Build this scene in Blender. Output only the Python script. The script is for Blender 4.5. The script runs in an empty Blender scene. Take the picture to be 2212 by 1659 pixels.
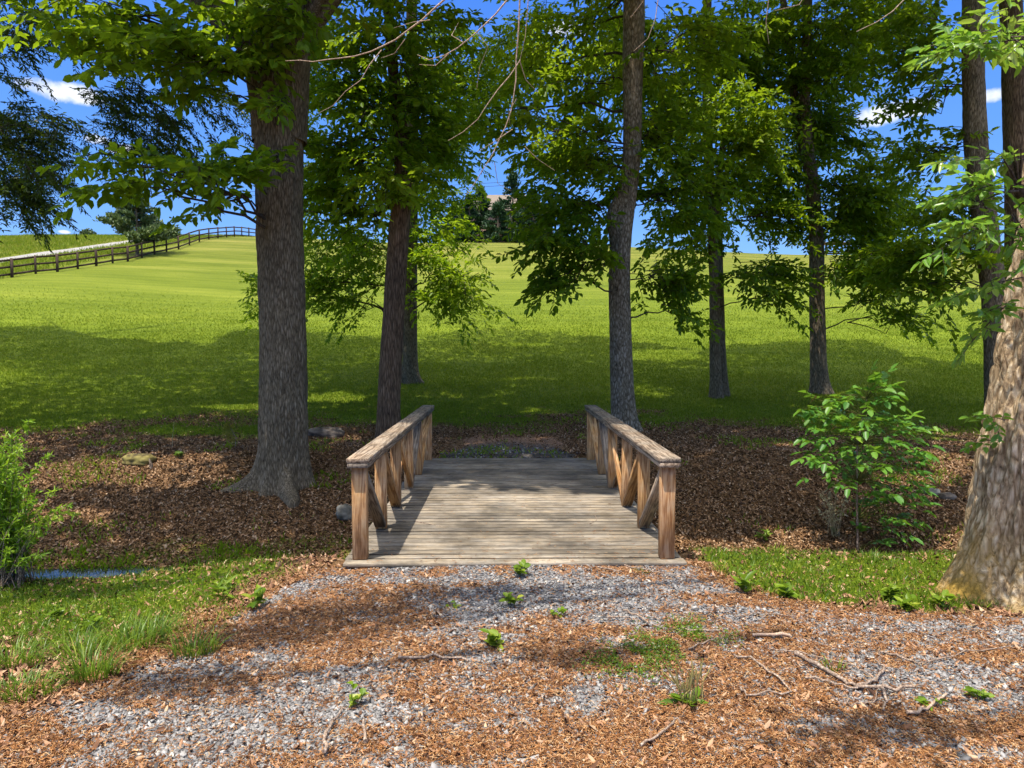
import bpy, math, random
import numpy as np
from mathutils import Vector, Matrix

rng = np.random.default_rng(11)
random.seed(5)
R = math.radians
SC = bpy.context.scene
COL = SC.collection

# ------------------------------------------------------------------ camera
CAM_Z = 1.94
F = 1475.0                      # focal length in pixels of a 2212 px wide picture
PITCH = math.atan(77.5 / F)
YAW = math.atan(16.0 / F)
cam_d = bpy.data.cameras.new('camera')
cam = bpy.data.objects.new('camera', cam_d)
COL.objects.link(cam)
cam.location = (0, 0, CAM_Z)
cam.rotation_euler = (R(90) - PITCH, 0, -YAW)
cam_d.sensor_width = 36
cam_d.lens = 36 * F / 2212
cam_d.clip_start = 0.05
cam_d.clip_end = 6000
SC.camera = cam

# ------------------------------------------------------------------ light
SUN_DIR = np.array([-0.225, -0.21, 0.93]); SUN_DIR /= np.linalg.norm(SUN_DIR)   # towards the sun
sun_el = math.asin(SUN_DIR[2])
sun_d = bpy.data.lights.new('sun', 'SUN')
sun_d.energy = 2.2
sun_d.angle = R(0.53)
sun_d.color = (1.0, 0.93, 0.82)
sun = bpy.data.objects.new('sun', sun_d)
COL.objects.link(sun)
sun.rotation_euler = Vector(SUN_DIR).to_track_quat('Z', 'Y').to_euler()

SC.view_settings.view_transform = 'Standard'
SC.view_settings.look = 'None'
SC.view_settings.exposure = 1.78
SC.view_settings.gamma = 1
SC.cycles.max_bounces = 8
SC.cycles.diffuse_bounces = 6
SC.cycles.transmission_bounces = 6
SC.cycles.caustics_reflective = False
SC.cycles.caustics_refractive = False
SC.cycles.use_denoising = True


def node(nt, kind, **kw):
    n = nt.nodes.new(kind)
    for k, v in kw.items():
        if k.startswith('i_'):
            key = k[2:]
            n.inputs[int(key) if key.isdigit() else key].default_value = v
        else:
            setattr(n, k, v)
    return n


def fwd():
    f = np.array([math.sin(YAW) * math.cos(PITCH), math.cos(YAW) * math.cos(PITCH), -math.sin(PITCH)])
    r = np.array([math.cos(YAW), -math.sin(YAW), 0.0])
    return f, r, np.cross(r, f)


FW, RT, UP = fwd()


def ray(px, py):
    """direction of a pixel of the 2212 x 1659 photograph"""
    px = np.asarray(px, float); py = np.asarray(py, float)
    u = (px - 1106) / F; v = (829.5 - py) / F
    return u[..., None] * RT + v[..., None] * UP + FW


def at(px, py, depth):
    d = ray(px, py)
    return np.array([0, 0, CAM_Z]) + d * (np.asarray(depth, float) / d[..., 1])[..., None]


# world: sky plus a few small clouds
W = bpy.data.worlds.new('World')
SC.world = W
W.use_nodes = True
nt = W.node_tree
nt.nodes.clear()
out = node(nt, 'ShaderNodeOutputWorld')
bg = node(nt, 'ShaderNodeBackground')
bg.inputs['Strength'].default_value = 0.15
sky = node(nt, 'ShaderNodeTexSky', sky_type='NISHITA', sun_disc=False, sun_elevation=sun_el,
           sun_rotation=math.atan2(SUN_DIR[0], SUN_DIR[1]), air_density=1.0, dust_density=0.25, ozone_density=3.0, altitude=900)
hs = node(nt, 'ShaderNodeHueSaturation')
hs.inputs['Saturation'].default_value = .9
hs.inputs['Value'].default_value = 1.0
nt.links.new(sky.outputs[0], hs.inputs['Color'])
tc = node(nt, 'ShaderNodeTexCoord')
cn = node(nt, 'ShaderNodeTexNoise', i_Scale=26.0, i_Detail=7.0, i_Roughness=0.6)
nt.links.new(tc.outputs['Generated'], cn.inputs['Vector'])
sepz = node(nt, 'ShaderNodeSeparateXYZ'); nt.links.new(tc.outputs['Generated'], sepz.inputs[0])
lowc = node(nt, 'ShaderNodeValToRGB')
lowc.color_ramp.elements[0].position = 0.0; lowc.color_ramp.elements[0].color = (.62, 1.25, 2.2, 1)
lowc.color_ramp.elements[1].position = .48; lowc.color_ramp.elements[1].color = (.07, .42, 1.75, 1)
_e = lowc.color_ramp.elements.new(.2); _e.color = (.22, .72, 2.0, 1)
nt.links.new(sepz.outputs['Z'], lowc.inputs[0])
lowf = node(nt, 'ShaderNodeMapRange', interpolation_type='SMOOTHSTEP'); lowf.inputs['From Min'].default_value = .50; lowf.inputs['From Max'].default_value = .72
lowf.inputs['To Min'].default_value = .93; lowf.inputs['To Max'].default_value = 0; nt.links.new(sepz.outputs['Z'], lowf.inputs['Value'])
skm = node(nt, 'ShaderNodeMix', data_type='RGBA'); nt.links.new(lowf.outputs[0], skm.inputs['Factor']); nt.links.new(hs.outputs[0], skm.inputs['A']); nt.links.new(lowc.outputs[0], skm.inputs['B'])
# unseen broken cloud overhead, added to brighten and neutralise the fill light
cn2 = node(nt, 'ShaderNodeTexNoise', i_Scale=3.5, i_Detail=6.0, i_Roughness=.6); nt.links.new(tc.outputs['Generated'], cn2.inputs['Vector'])
c2r = node(nt, 'ShaderNodeMapRange', interpolation_type='SMOOTHSTEP'); c2r.inputs['From Min'].default_value = .40; c2r.inputs['From Max'].default_value = .54; nt.links.new(cn2.outputs['Fac'], c2r.inputs['Value'])
c2h = node(nt, 'ShaderNodeMapRange', interpolation_type='SMOOTHSTEP'); c2h.inputs['From Min'].default_value = .55; c2h.inputs['From Max'].default_value = .72; nt.links.new(sepz.outputs['Z'], c2h.inputs['Value'])
c2m = node(nt, 'ShaderNodeMath', operation='MULTIPLY'); nt.links.new(c2r.outputs[0], c2m.inputs[0]); nt.links.new(c2h.outputs[0], c2m.inputs[1])
sk2 = node(nt, 'ShaderNodeMix', data_type='RGBA'); nt.links.new(c2m.outputs[0], sk2.inputs['Factor']); nt.links.new(skm.outputs['Result'], sk2.inputs['A']); sk2.inputs['B'].default_value = (7.4, 7.1, 6.7, 1)
CLOUDS = [(128, 196, 78, 20), (165, 205, 60, 14), (205, 300, 26, 10), (262, 322, 30, 12), (140, 541 - 40, 12, 4), (1900, 250, 60, 22),
          (1945, 235, 60, 20), (2150, 205, 46, 14), (780, 130, 90, 22), (1230, 60, 70, 20)]
acc = None
for (cx, cy, sx, sy) in CLOUDS:
    d = ray(cx, cy); d = d / np.linalg.norm(d)
    # offset from the cloud's heading, along and across the horizon
    sub = node(nt, 'ShaderNodeVectorMath', operation='SUBTRACT')
    nt.links.new(tc.outputs['Generated'], sub.inputs[0]); sub.inputs[1].default_value = tuple(d)
    side = np.cross(d, [0, 0, 1]); side /= np.linalg.norm(side)
    d1 = node(nt, 'ShaderNodeVectorMath', operation='DOT_PRODUCT'); d1.inputs[1].default_value = tuple(side / (sx / F))
    d2 = node(nt, 'ShaderNodeVectorMath', operation='DOT_PRODUCT'); d2.inputs[1].default_value = (0, 0, 1 / (sy / F))
    nt.links.new(sub.outputs[0], d1.inputs[0]); nt.links.new(sub.outputs[0], d2.inputs[0])
    p1 = node(nt, 'ShaderNodeMath', operation='MULTIPLY'); nt.links.new(d1.outputs['Value'], p1.inputs[0]); nt.links.new(d1.outputs['Value'], p1.inputs[1])
    p2 = node(nt, 'ShaderNodeMath', operation='MULTIPLY'); nt.links.new(d2.outputs['Value'], p2.inputs[0]); nt.links.new(d2.outputs['Value'], p2.inputs[1])
    s_ = node(nt, 'ShaderNodeMath', operation='ADD'); nt.links.new(p1.outputs[0], s_.inputs[0]); nt.links.new(p2.outputs[0], s_.inputs[1])
    # 1 - r2 + (noise-0.5)*k
    m = node(nt, 'ShaderNodeMath', operation='SUBTRACT'); m.inputs[0].default_value = 1.0; nt.links.new(s_.outputs[0], m.inputs[1])
    if acc is None:
        acc = m.outputs[0]
    else:
        mx = node(nt, 'ShaderNodeMath', operation='MAXIMUM'); nt.links.new(acc, mx.inputs[0]); nt.links.new(m.outputs[0], mx.inputs[1]); acc = mx.outputs[0]
nn = node(nt, 'ShaderNodeMath', operation='MULTIPLY_ADD'); nt.links.new(cn.outputs['Fac'], nn.inputs[0]); nn.inputs[1].default_value = 2.6; nn.inputs[2].default_value = -1.5
sm = node(nt, 'ShaderNodeMath', operation='ADD'); nt.links.new(acc, sm.inputs[0]); nt.links.new(nn.outputs[0], sm.inputs[1])
mr = node(nt, 'ShaderNodeMapRange', interpolation_type='SMOOTHSTEP'); mr.inputs['From Min'].default_value = 0.0; mr.inputs['From Max'].default_value = 0.9
nt.links.new(sm.outputs[0], mr.inputs['Value'])
mixc = node(nt, 'ShaderNodeMix', data_type='RGBA')
nt.links.new(mr.outputs[0], mixc.inputs['Factor'])
nt.links.new(sk2.outputs['Result'], mixc.inputs['A'])
mixc.inputs['B'].default_value = (2.0, 2.1, 2.35, 1)
nt.links.new(mixc.outputs['Result'], bg.inputs['Color'])
nt.links.new(bg.outputs[0], out.inputs[0])


# ------------------------------------------------------------------ noise and terrain
def _hash(ix, iy, iz, seed):
    n = (ix * 374761393 + iy * 668265263 + iz * 2147483647 + seed * 1274126177) & 0xFFFFFFFF
    n = ((n ^ (n >> 13)) * 1274126177) & 0xFFFFFFFF
    n = (n ^ (n >> 16)) & 0xFFFFFFFF
    return n / 4294967295.0


def vnoise(x, y, z=0.0, seed=0):
    x, y, z = np.broadcast_arrays(np.asarray(x, float), np.asarray(y, float), np.asarray(z, float))
    fx, fy, fz = np.floor(x), np.floor(y), np.floor(z)
    ix, iy, iz = fx.astype(np.int64), fy.astype(np.int64), fz.astype(np.int64)
    tx, ty, tz = x - fx, y - fy, z - fz
    tx = tx * tx * (3 - 2 * tx); ty = ty * ty * (3 - 2 * ty); tz = tz * tz * (3 - 2 * tz)
    def h(a, b, c): return _hash(ix + a, iy + b, iz + c, seed)
    c00 = h(0, 0, 0) * (1 - tx) + h(1, 0, 0) * tx
    c10 = h(0, 1, 0) * (1 - tx) + h(1, 1, 0) * tx
    c01 = h(0, 0, 1) * (1 - tx) + h(1, 0, 1) * tx
    c11 = h(0, 1, 1) * (1 - tx) + h(1, 1, 1) * tx
    return (c00 * (1 - ty) + c10 * ty) * (1 - tz) + (c01 * (1 - ty) + c11 * ty) * tz


def fbm(x, y, z=0.0, seed=0, oct=4):
    s = 0; a = 0.5; f = 1.0
    for i in range(oct):
        s = s + a * vnoise(np.asarray(x) * f, np.asarray(y) * f, np.asarray(z) * f, seed + i * 7)
        a *= 0.5; f *= 2.03
    return s / (1 - 0.5 ** oct)


def sstep(a, b, x):
    t = np.clip((np.asarray(x, float) - a) / (b - a), 0, 1)
    return t * t * (3 - 2 * t)


PY = np.array([12.4, 14, 16, 18, 20, 24, 30, 36, 44, 52, 60, 70, 80, 90, 100, 115, 150, 250, 600, 3000.])
PZ = np.array([-.04, .04, .18, .42, .68, 1.25, 2.25, 3.4, 5.1, 6.95, 8.9, 11.35, 13.75, 15.7, 17.0, 18.0, 18.6, 14, -10, -120.])
_yy = np.concatenate([np.arange(12.4, 200, .5), np.arange(200, 3001, 20.)])
_zz = np.interp(_yy, PY, PZ)
_k = np.ones(9) / 9
_zs = np.convolve(np.pad(_zz, 4, mode='edge'), _k, 'valid')


def H(x, y):
    x = np.asarray(x, float); y = np.asarray(y, float)
    x, y = np.broadcast_arrays(x, y)
    znx = np.interp(x, [-30, -8, -4, -2.3, -1.75, 0, 1.8, 2.4, 4, 8, 30], [-.65, -.50, -.385, -.2, -.07, -.03, -.05, -.13, -.19, -.1, .2])
    near0 = -.05 - .02 * np.clip(-x - 1.5, 0, 20)
    zn = near0 + (znx - near0) * sstep(3.6, 6.4, y)
    yl = 6.85 - .70 * np.exp(-(x / 1.85) ** 4) + .15 * (vnoise(x * .7, 3.3, seed=3) - .5) * (np.abs(x) > 1.7)
    right = sstep(1, 3, x)
    bot = -1.08 + .18 * right
    t = np.clip((y - yl) / np.maximum(8.0 - yl, .1), 0, 1)
    zd = zn + (bot - zn) * (t * t * (3 - 2 * t) * .5 + t * .5)
    zfar = np.interp(y, [8.4, 8.83, 11, 12.4], [0, .15, .63, 1.04]) / 1.04
    zb = bot + (-.04 - bot) * zfar
    z = np.where(y < yl, zn, np.where(y < 8.4, zd, zb))
    p = np.interp(y, _yy, _zs)
    # the hill falls off to the right, rises a little to the left
    p = p * (1 - .095 * sstep(0, 42, x) * sstep(25, 60, y)) + .75 * sstep(-14, -33, x) * sstep(20, 45, y)
    z = np.where(y > 12.4, p, z)
    amp = .05 * sstep(6.6, 9, y) * (1 - sstep(30, 60, y) * .0)
    z = z + amp * (fbm(x * .6, y * .6, seed=21, oct=3) - .5) * 2 * (np.abs(x - .1) * .5).clip(0, 1)
    z = z + .012 * (fbm(x * 5, y * 5, seed=5, oct=3) - .5) * (y < 16)
    return z


def ground(px, py, tmax=150.0):
    """where the ray of a photo pixel meets the terrain (vectorised)"""
    d = ray(px, py); d = d / d[..., 1:2]
    ys = np.concatenate([np.arange(2.5, 16, .04), np.arange(16, 60, .15), np.arange(60, tmax, .5)])
    px = np.atleast_1d(d[..., 0]).ravel(); pz = np.atleast_1d(d[..., 2]).ravel()
    res = np.full(len(px), np.nan)
    for i0 in range(0, len(px), 4000):
        a = px[i0:i0 + 4000, None] * ys; b = CAM_Z + pz[i0:i0 + 4000, None] * ys
        below = H(a, np.broadcast_to(ys, a.shape)) > b
        k = below.argmax(1); ok = below.any(1)
        res[i0:i0 + 4000] = np.where(ok, ys[k], tmax)
    g = np.stack([px * res, res, H(px * res, res)], -1)
    return g[0] if g.shape[0] == 1 else g


# ------------------------------------------------------------------ mesh helpers
class MB:
    def __init__(s):
        s.V = []; s.F = []; s.A = []; s.n = 0

    def add(s, V, Fc, a=0.5):
        V = np.asarray(V, float).reshape(-1, 3); Fc = np.asarray(Fc, np.int64)
        s.V.append(V); s.F.append(Fc + s.n)
        s.A.append(np.broadcast_to(np.asarray(a, float), (len(V),)) if np.ndim(a) == 0 else np.asarray(a, float))
        s.n += len(V)

    def build(s, name, mat, parent=None, smooth=False, loc=None):
        V = np.concatenate(s.V) if s.V else np.zeros((0, 3))
        me = bpy.data.meshes.new(name)
        if loc is None and parent is not None:
            loc = np.array(parent.matrix_basis.translation)
        if loc is None:
            loc = np.zeros(3)
        loc = np.asarray(loc, float)
        me.vertices.add(len(V))
        me.vertices.foreach_set('co', (V - loc).astype(np.float32).ravel())
        li = np.concatenate([f.ravel() for f in s.F])
        sizes = np.concatenate([np.full(len(f), f.shape[1]) for f in s.F])
        me.loops.add(len(li)); me.loops.foreach_set('vertex_index', li.astype(np.int32))
        me.polygons.add(len(sizes))
        st = np.concatenate([[0], np.cumsum(sizes)[:-1]])
        me.polygons.foreach_set('loop_start', st.astype(np.int32))
        me.update(calc_edges=True)
        at_ = me.attributes.new('v', 'FLOAT', 'POINT')
        at_.data.foreach_set('value', np.concatenate(s.A).astype(np.float32))
        if smooth:
            me.polygons.foreach_set('use_smooth', np.ones(len(sizes), bool))
        me.validate()
        me.materials.append(mat)
        o = bpy.data.objects.new(name, me)
        COL.objects.link(o)
        if parent is not None:
            o.parent = parent
        else:
            o.location = loc
        return o


def empty(name, loc):
    o = bpy.data.objects.new(name, None)
    COL.objects.link(o); o.location = tuple(loc)
    o.empty_display_size = .2
    return o


def tag(o, label=None, cat=None, group=None, kind=None):
    if label: o['label'] = label
    if cat: o['category'] = cat
    if group: o['group'] = group
    if kind: o['kind'] = kind
    return o


def unit(v):
    v = np.asarray(v, float)
    return v / np.maximum(np.linalg.norm(v, axis=-1, keepdims=True), 1e-9)


def rnd(*shape):
    return rng.normal(size=shape)


def leaf_geo(mb, P, D, N, L, Wd, a, curl=.15, fold=.2, cheap=False):
    n = len(P)
    D = unit(D); S = unit(np.cross(D, N)); N = np.cross(S, D)
    L = np.broadcast_to(L, (n,))[:, None]; Wd = np.broadcast_to(Wd, (n,))[:, None]
    a = np.broadcast_to(a, (n,)); cu = np.broadcast_to(curl, (n,))[:, None]
    f = Wd * fold
    if cheap:
        V = np.stack([P, P + D * L * .45 + S * Wd * .5 + N * f, P + D * L - N * L * cu, P + D * L * .45 - S * Wd * .5 + N * f], 1)
        mb.add(V.reshape(-1, 3), np.arange(n * 4).reshape(n, 4), np.repeat(a, 4))
        return
    V = np.stack([P, P + D * L * .28 + S * Wd * .45 + N * f, P + D * L * .68 + S * Wd * .42 + N * (f * .8 - L * cu * .45),
                  P + D * L - N * L * cu, P + D * L * .68 - S * Wd * .42 + N * (f * .8 - L * cu * .45), P + D * L * .28 - S * Wd * .45 + N * f], 1)
    b = np.arange(n)[:, None] * 6
    Fq = np.concatenate([b + [0, 1, 2, 3], b + [0, 3, 4, 5]])
    mb.add(V.reshape(-1, 3), Fq, np.repeat(a, 6))


def tube(mb, pts, rad, sides=6, a=0.5, cap=True):
    pts = np.asarray(pts, float); k = len(pts)
    rad = np.broadcast_to(rad, (k,))
    T = unit(np.gradient(pts, axis=0))
    ref = np.array([0, 0, 1.0]) if abs(T[:, 2]).mean() < .8 else np.array([0, 1.0, 0])
    U = unit(np.cross(T, ref)); Wv = np.cross(T, U)
    th = np.arange(sides) / sides * 2 * math.pi
    V = pts[:, None] + rad[:, None, None] * (np.cos(th)[None, :, None] * U[:, None] + np.sin(th)[None, :, None] * Wv[:, None])
    i, j = np.meshgrid(np.arange(k - 1), np.arange(sides), indexing='ij')
    j2 = (j + 1) % sides
    Fq = np.stack([i * sides + j, i * sides + j2, (i + 1) * sides + j2, (i + 1) * sides + j], -1).reshape(-1, 4)
    mb.add(V.reshape(-1, 3), Fq, a)
    if cap:
        mb.add(V[-1], np.arange(sides)[None, :], a)
        mb.add(V[0], np.arange(sides)[None, ::-1], a)


def tubes3(mb, P, r0, r1, a=.3):
    """many thin three-sided stems at once: P (n,k,3)"""
    n, k, _ = P.shape
    T = unit(np.gradient(P, axis=1))
    ref = np.array([.31, .2, .93])
    U = unit(np.cross(T, ref)); Wv = np.cross(T, U)
    rr = (np.asarray(r0)[..., None] * (1 - np.linspace(0, 1, k)) + np.asarray(r1)[..., None] * np.linspace(0, 1, k))
    rr = np.broadcast_to(rr, (n, k))
    th = np.arange(3) / 3 * 2 * math.pi
    V = P[:, :, None] + rr[:, :, None, None] * (np.cos(th)[:, None] * U[:, :, None] + np.sin(th)[:, None] * Wv[:, :, None])
    b = (np.arange(n) * k * 3)[:, None, None, None]
    i = np.arange(k - 1)[None, :, None, None] * 3
    j = np.arange(3)[None, None, :, None]; j2 = (j + 1) % 3
    Fq = np.concatenate([b + i + j, b + i + j2, b + i + 3 + j2, b + i + 3 + j], -1).reshape(-1, 4)
    mb.add(V.reshape(-1, 3), Fq, np.repeat(np.broadcast_to(a, (n,)), k * 3))


def box(mb, c, s, a=.5, rot=None, jit=0):
    c = np.asarray(c, float); s = np.asarray(s, float) / 2
    V = np.array([[x, y, z] for z in (-1, 1) for y in (-1, 1) for x in (-1, 1)], float) * s
    if jit: V += rng.normal(size=V.shape) * jit
    if rot is not None: V = V @ np.asarray(rot).T
    Fq = [[0, 2, 3, 1], [4, 5, 7, 6], [0, 1, 5, 4], [2, 6, 7, 3], [0, 4, 6, 2], [1, 3, 7, 5]]
    mb.add(V + c, Fq, a)


def cbox(mb, c, s, ch=.004, a=.5, rot=None):
    """box with chamfered long edges on every side (24-vertex)"""
    s = np.asarray(s, float) / 2; V = []; c = np.asarray(c, float)
    idx = {}
    for sx in (-1, 1):
        for sy in (-1, 1):
            for sz in (-1, 1):
                for ax in range(3):
                    p = np.array([sx, sy, sz]) * s
                    q = p.copy()
                    for b in range(3):
                        if b != ax: q[b] -= np.sign(p[b]) * ch
                    idx[(sx, sy, sz, ax)] = len(V); V.append(q)
    Fl4 = []; Fl3 = []
    for ax in range(3):
        o = [b for b in range(3) if b != ax]
        for sg in (-1, 1):
            q = []
            for (u, v) in ((-1, -1), (1, -1), (1, 1), (-1, 1)):
                k = [0, 0, 0]; k[ax] = sg; k[o[0]] = u; k[o[1]] = v
                q.append(idx[(*k, ax)])
            if (sg < 0) ^ (ax == 1): q = q[::-1]
            Fl4.append(q)
    for ax in range(3):      # edges parallel to ax
        o = [b for b in range(3) if b != ax]
        for u in (-1, 1):
            for v in (-1, 1):
                k1 = [0, 0, 0]; k1[o[0]] = u; k1[o[1]] = v; k2 = list(k1)
                k1[ax] = -1; k2[ax] = 1
                q = [idx[(*k1, o[0])], idx[(*k2, o[0])], idx[(*k2, o[1])], idx[(*k1, o[1])]]
                if (u * v > 0) ^ (ax == 1): q = q[::-1]
                Fl4.append(q)
    for sx in (-1, 1):
        for sy in (-1, 1):
            for sz in (-1, 1):
                q = [idx[(sx, sy, sz, b)] for b in range(3)]
                if sx * sy * sz < 0: q = q[::-1]
                Fl3.append(q)
    V = np.array(V)
    if rot is not None: V = V @ np.asarray(rot).T
    n0 = mb.n
    mb.add(V + c, Fl4, a)
    mb.F.append(np.array(Fl3) + n0)


# ------------------------------------------------------------------ materials
def mat_new(name):
    m = bpy.data.materials.new(name); m.use_nodes = True
    m.node_tree.nodes.clear()
    return m, m.node_tree


def ramp(nt, stops, inp=None, interp='LINEAR'):
    r = node(nt, 'ShaderNodeValToRGB')
    r.color_ramp.interpolation = interp
    el = r.color_ramp.elements
    while len(el) < len(stops): el.new(.5)
    for e, (p, c) in zip(el, stops):
        e.position = p; e.color = (*c, 1)
    if inp is not None: nt.links.new(inp, r.inputs[0])
    return r


def leaf_mat(name, stops, trans, tmix=.42, rough=.42, spec=.35, bigscale=.5):
    m, nt = mat_new(name)
    at_ = node(nt, 'ShaderNodeAttribute', attribute_name='v')
    g = node(nt, 'ShaderNodeNewGeometry')
    nz = node(nt, 'ShaderNodeTexNoise', i_Scale=bigscale, i_Detail=3.0)
    nt.links.new(g.outputs['Position'], nz.inputs['Vector'])
    ad = node(nt, 'ShaderNodeMath', operation='MULTIPLY_ADD'); nt.links.new(nz.outputs['Fac'], ad.inputs[0]); ad.inputs[1].default_value = .9
    sb = node(nt, 'ShaderNodeMath', operation='SUBTRACT'); nt.links.new(at_.outputs['Fac'], sb.inputs[0]); sb.inputs[1].default_value = .45
    nt.links.new(sb.outputs[0], ad.inputs[2])
    rp = ramp(nt, stops, ad.outputs[0])
    pb = node(nt, 'ShaderNodeBsdfPrincipled')
    nt.links.new(rp.outputs[0], pb.inputs['Base Color'])
    pb.inputs['Roughness'].default_value = rough
    pb.inputs['Specular IOR Level'].default_value = spec
    tr = node(nt, 'ShaderNodeBsdfTranslucent')
    mc = node(nt, 'ShaderNodeMix', data_type='RGBA', blend_type='MIX'); mc.inputs['Factor'].default_value = .5
    nt.links.new(rp.outputs[0], mc.inputs['A']); mc.inputs['B'].default_value = (*trans, 1)
    nt.links.new(mc.outputs['Result'], tr.inputs['Color'])
    mx = node(nt, 'ShaderNodeMixShader'); mx.inputs[0].default_value = tmix
    nt.links.new(pb.outputs[0], mx.inputs[1]); nt.links.new(tr.outputs[0], mx.inputs[2])
    o = node(nt, 'ShaderNodeOutputMaterial'); nt.links.new(mx.outputs[0], o.inputs[0])
    return m


def flake_mat(name, stops, rough=.85, spec=.2, tmix=0.0, noise=0.0, nscale=20):
    m, nt = mat_new(name)
    at_ = node(nt, 'ShaderNodeAttribute', attribute_name='v')
    src = at_.outputs['Fac']
    if noise:
        tcn = node(nt, 'ShaderNodeTexCoord'); nz = node(nt, 'ShaderNodeTexNoise', i_Scale=nscale, i_Detail=4.0)
        nt.links.new(tcn.outputs['Object'], nz.inputs['Vector'])
        ma = node(nt, 'ShaderNodeMath', operation='MULTIPLY_ADD'); nt.links.new(nz.outputs['Fac'], ma.inputs[0]); ma.inputs[1].default_value = noise
        mb_ = node(nt, 'ShaderNodeMath', operation='SUBTRACT'); nt.links.new(src, mb_.inputs[0]); mb_.inputs[1].default_value = noise / 2
        nt.links.new(mb_.outputs[0], ma.inputs[2]); src = ma.outputs[0]
    rp = ramp(nt, stops, src)
    pb = node(nt, 'ShaderNodeBsdfPrincipled'); nt.links.new(rp.outputs[0], pb.inputs['Base Color'])
    pb.inputs['Roughness'].default_value = rough; pb.inputs['Specular IOR Level'].default_value = spec
    o = node(nt, 'ShaderNodeOutputMaterial')
    if tmix:
        tr = node(nt, 'ShaderNodeBsdfTranslucent'); nt.links.new(rp.outputs[0], tr.inputs['Color'])
        mx = node(nt, 'ShaderNodeMixShader'); mx.inputs[0].default_value = tmix
        nt.links.new(pb.outputs[0], mx.inputs[1]); nt.links.new(tr.outputs[0], mx.inputs[2]); nt.links.new(mx.outputs[0], o.inputs[0])
    else:
        nt.links.new(pb.outputs[0], o.inputs[0])
    return m


def bark_mat(name, dark, mid, light, sc=22.0, stretch=.16, bump=.6, moss=None):
    m, nt = mat_new(name)
    tcn = node(nt, 'ShaderNodeTexCoord')
    mp = node(nt, 'ShaderNodeMapping'); mp.inputs['Scale'].default_value = (1, 1, stretch)
    nt.links.new(tcn.outputs['Object'], mp.inputs['Vector'])
    n1 = node(nt, 'ShaderNodeTexNoise', i_Scale=sc, i_Detail=6.0, i_Roughness=.62, i_Distortion=1.2)
    nt.links.new(mp.outputs[0], n1.inputs['Vector'])
    vo = node(nt, 'ShaderNodeTexVoronoi', feature='DISTANCE_TO_EDGE', i_Scale=sc * .8)
    nt.links.new(mp.outputs[0], vo.inputs['Vector'])
    n2 = node(nt, 'ShaderNodeTexNoise', i_Scale=2.2, i_Detail=5.0); nt.links.new(tcn.outputs['Object'], n2.inputs['Vector'])
    vm = node(nt, 'ShaderNodeMath', operation='MULTIPLY_ADD', use_clamp=True); nt.links.new(vo.outputs['Distance'], vm.inputs[0]); vm.inputs[1].default_value = 2.2; vm.inputs[2].default_value = 0
    ad = node(nt, 'ShaderNodeMath', operation='MULTIPLY_ADD'); nt.links.new(vm.outputs[0], ad.inputs[0]); ad.inputs[1].default_value = .45; nt.links.new(n1.outputs['Fac'], ad.inputs[2])
    rp = ramp(nt, [(.36, dark), (.62, mid), (.95, light)], ad.outputs[0])
    mc = node(nt, 'ShaderNodeMix', data_type='RGBA', blend_type='MULTIPLY'); mc.inputs['Factor'].default_value = .6
    r2 = ramp(nt, [(.3, (.6, .6, .62)), (.7, (1.25, 1.2, 1.15))], n2.outputs['Fac'])
    nt.links.new(rp.outputs[0], mc.inputs['A']); nt.links.new(r2.outputs[0], mc.inputs['B'])
    col = mc.outputs['Result']
    if moss:
        sp = node(nt, 'ShaderNodeSeparateXYZ'); nt.links.new(tcn.outputs['Object'], sp.inputs[0])
        mrr = node(nt, 'ShaderNodeMapRange'); mrr.inputs['From Min'].default_value = .75; mrr.inputs['From Max'].default_value = .1
        nt.links.new(sp.outputs['Z'], mrr.inputs['Value'])
        mm = node(nt, 'ShaderNodeMath', operation='MULTIPLY'); nt.links.new(mrr.outputs[0], mm.inputs[0])
        r3 = ramp(nt, [(.35, (0, 0, 0)), (.6, (1, 1, 1))], n2.outputs['Fac']); nt.links.new(r3.outputs[0], mm.inputs[1])
        m4 = node(nt, 'ShaderNodeMix', data_type='RGBA'); nt.links.new(mm.outputs[0], m4.inputs['Factor'])
        nt.links.new(col, m4.inputs['A']); m4.inputs['B'].default_value = (*moss, 1); col = m4.outputs['Result']
    pb = node(nt, 'ShaderNodeBsdfPrincipled'); nt.links.new(col, pb.inputs['Base Color']); pb.inputs['Roughness'].default_value = .9
    pb.inputs['Specular IOR Level'].default_value = .2
    bp = node(nt, 'ShaderNodeBump'); bp.inputs['Strength'].default_value = bump; bp.inputs['Distance'].default_value = .03
    nt.links.new(ad.outputs[0], bp.inputs['Height']); nt.links.new(bp.outputs[0], pb.inputs['Normal'])
    o = node(nt, 'ShaderNodeOutputMaterial'); nt.links.new(pb.outputs[0], o.inputs[0])
    return m


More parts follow.
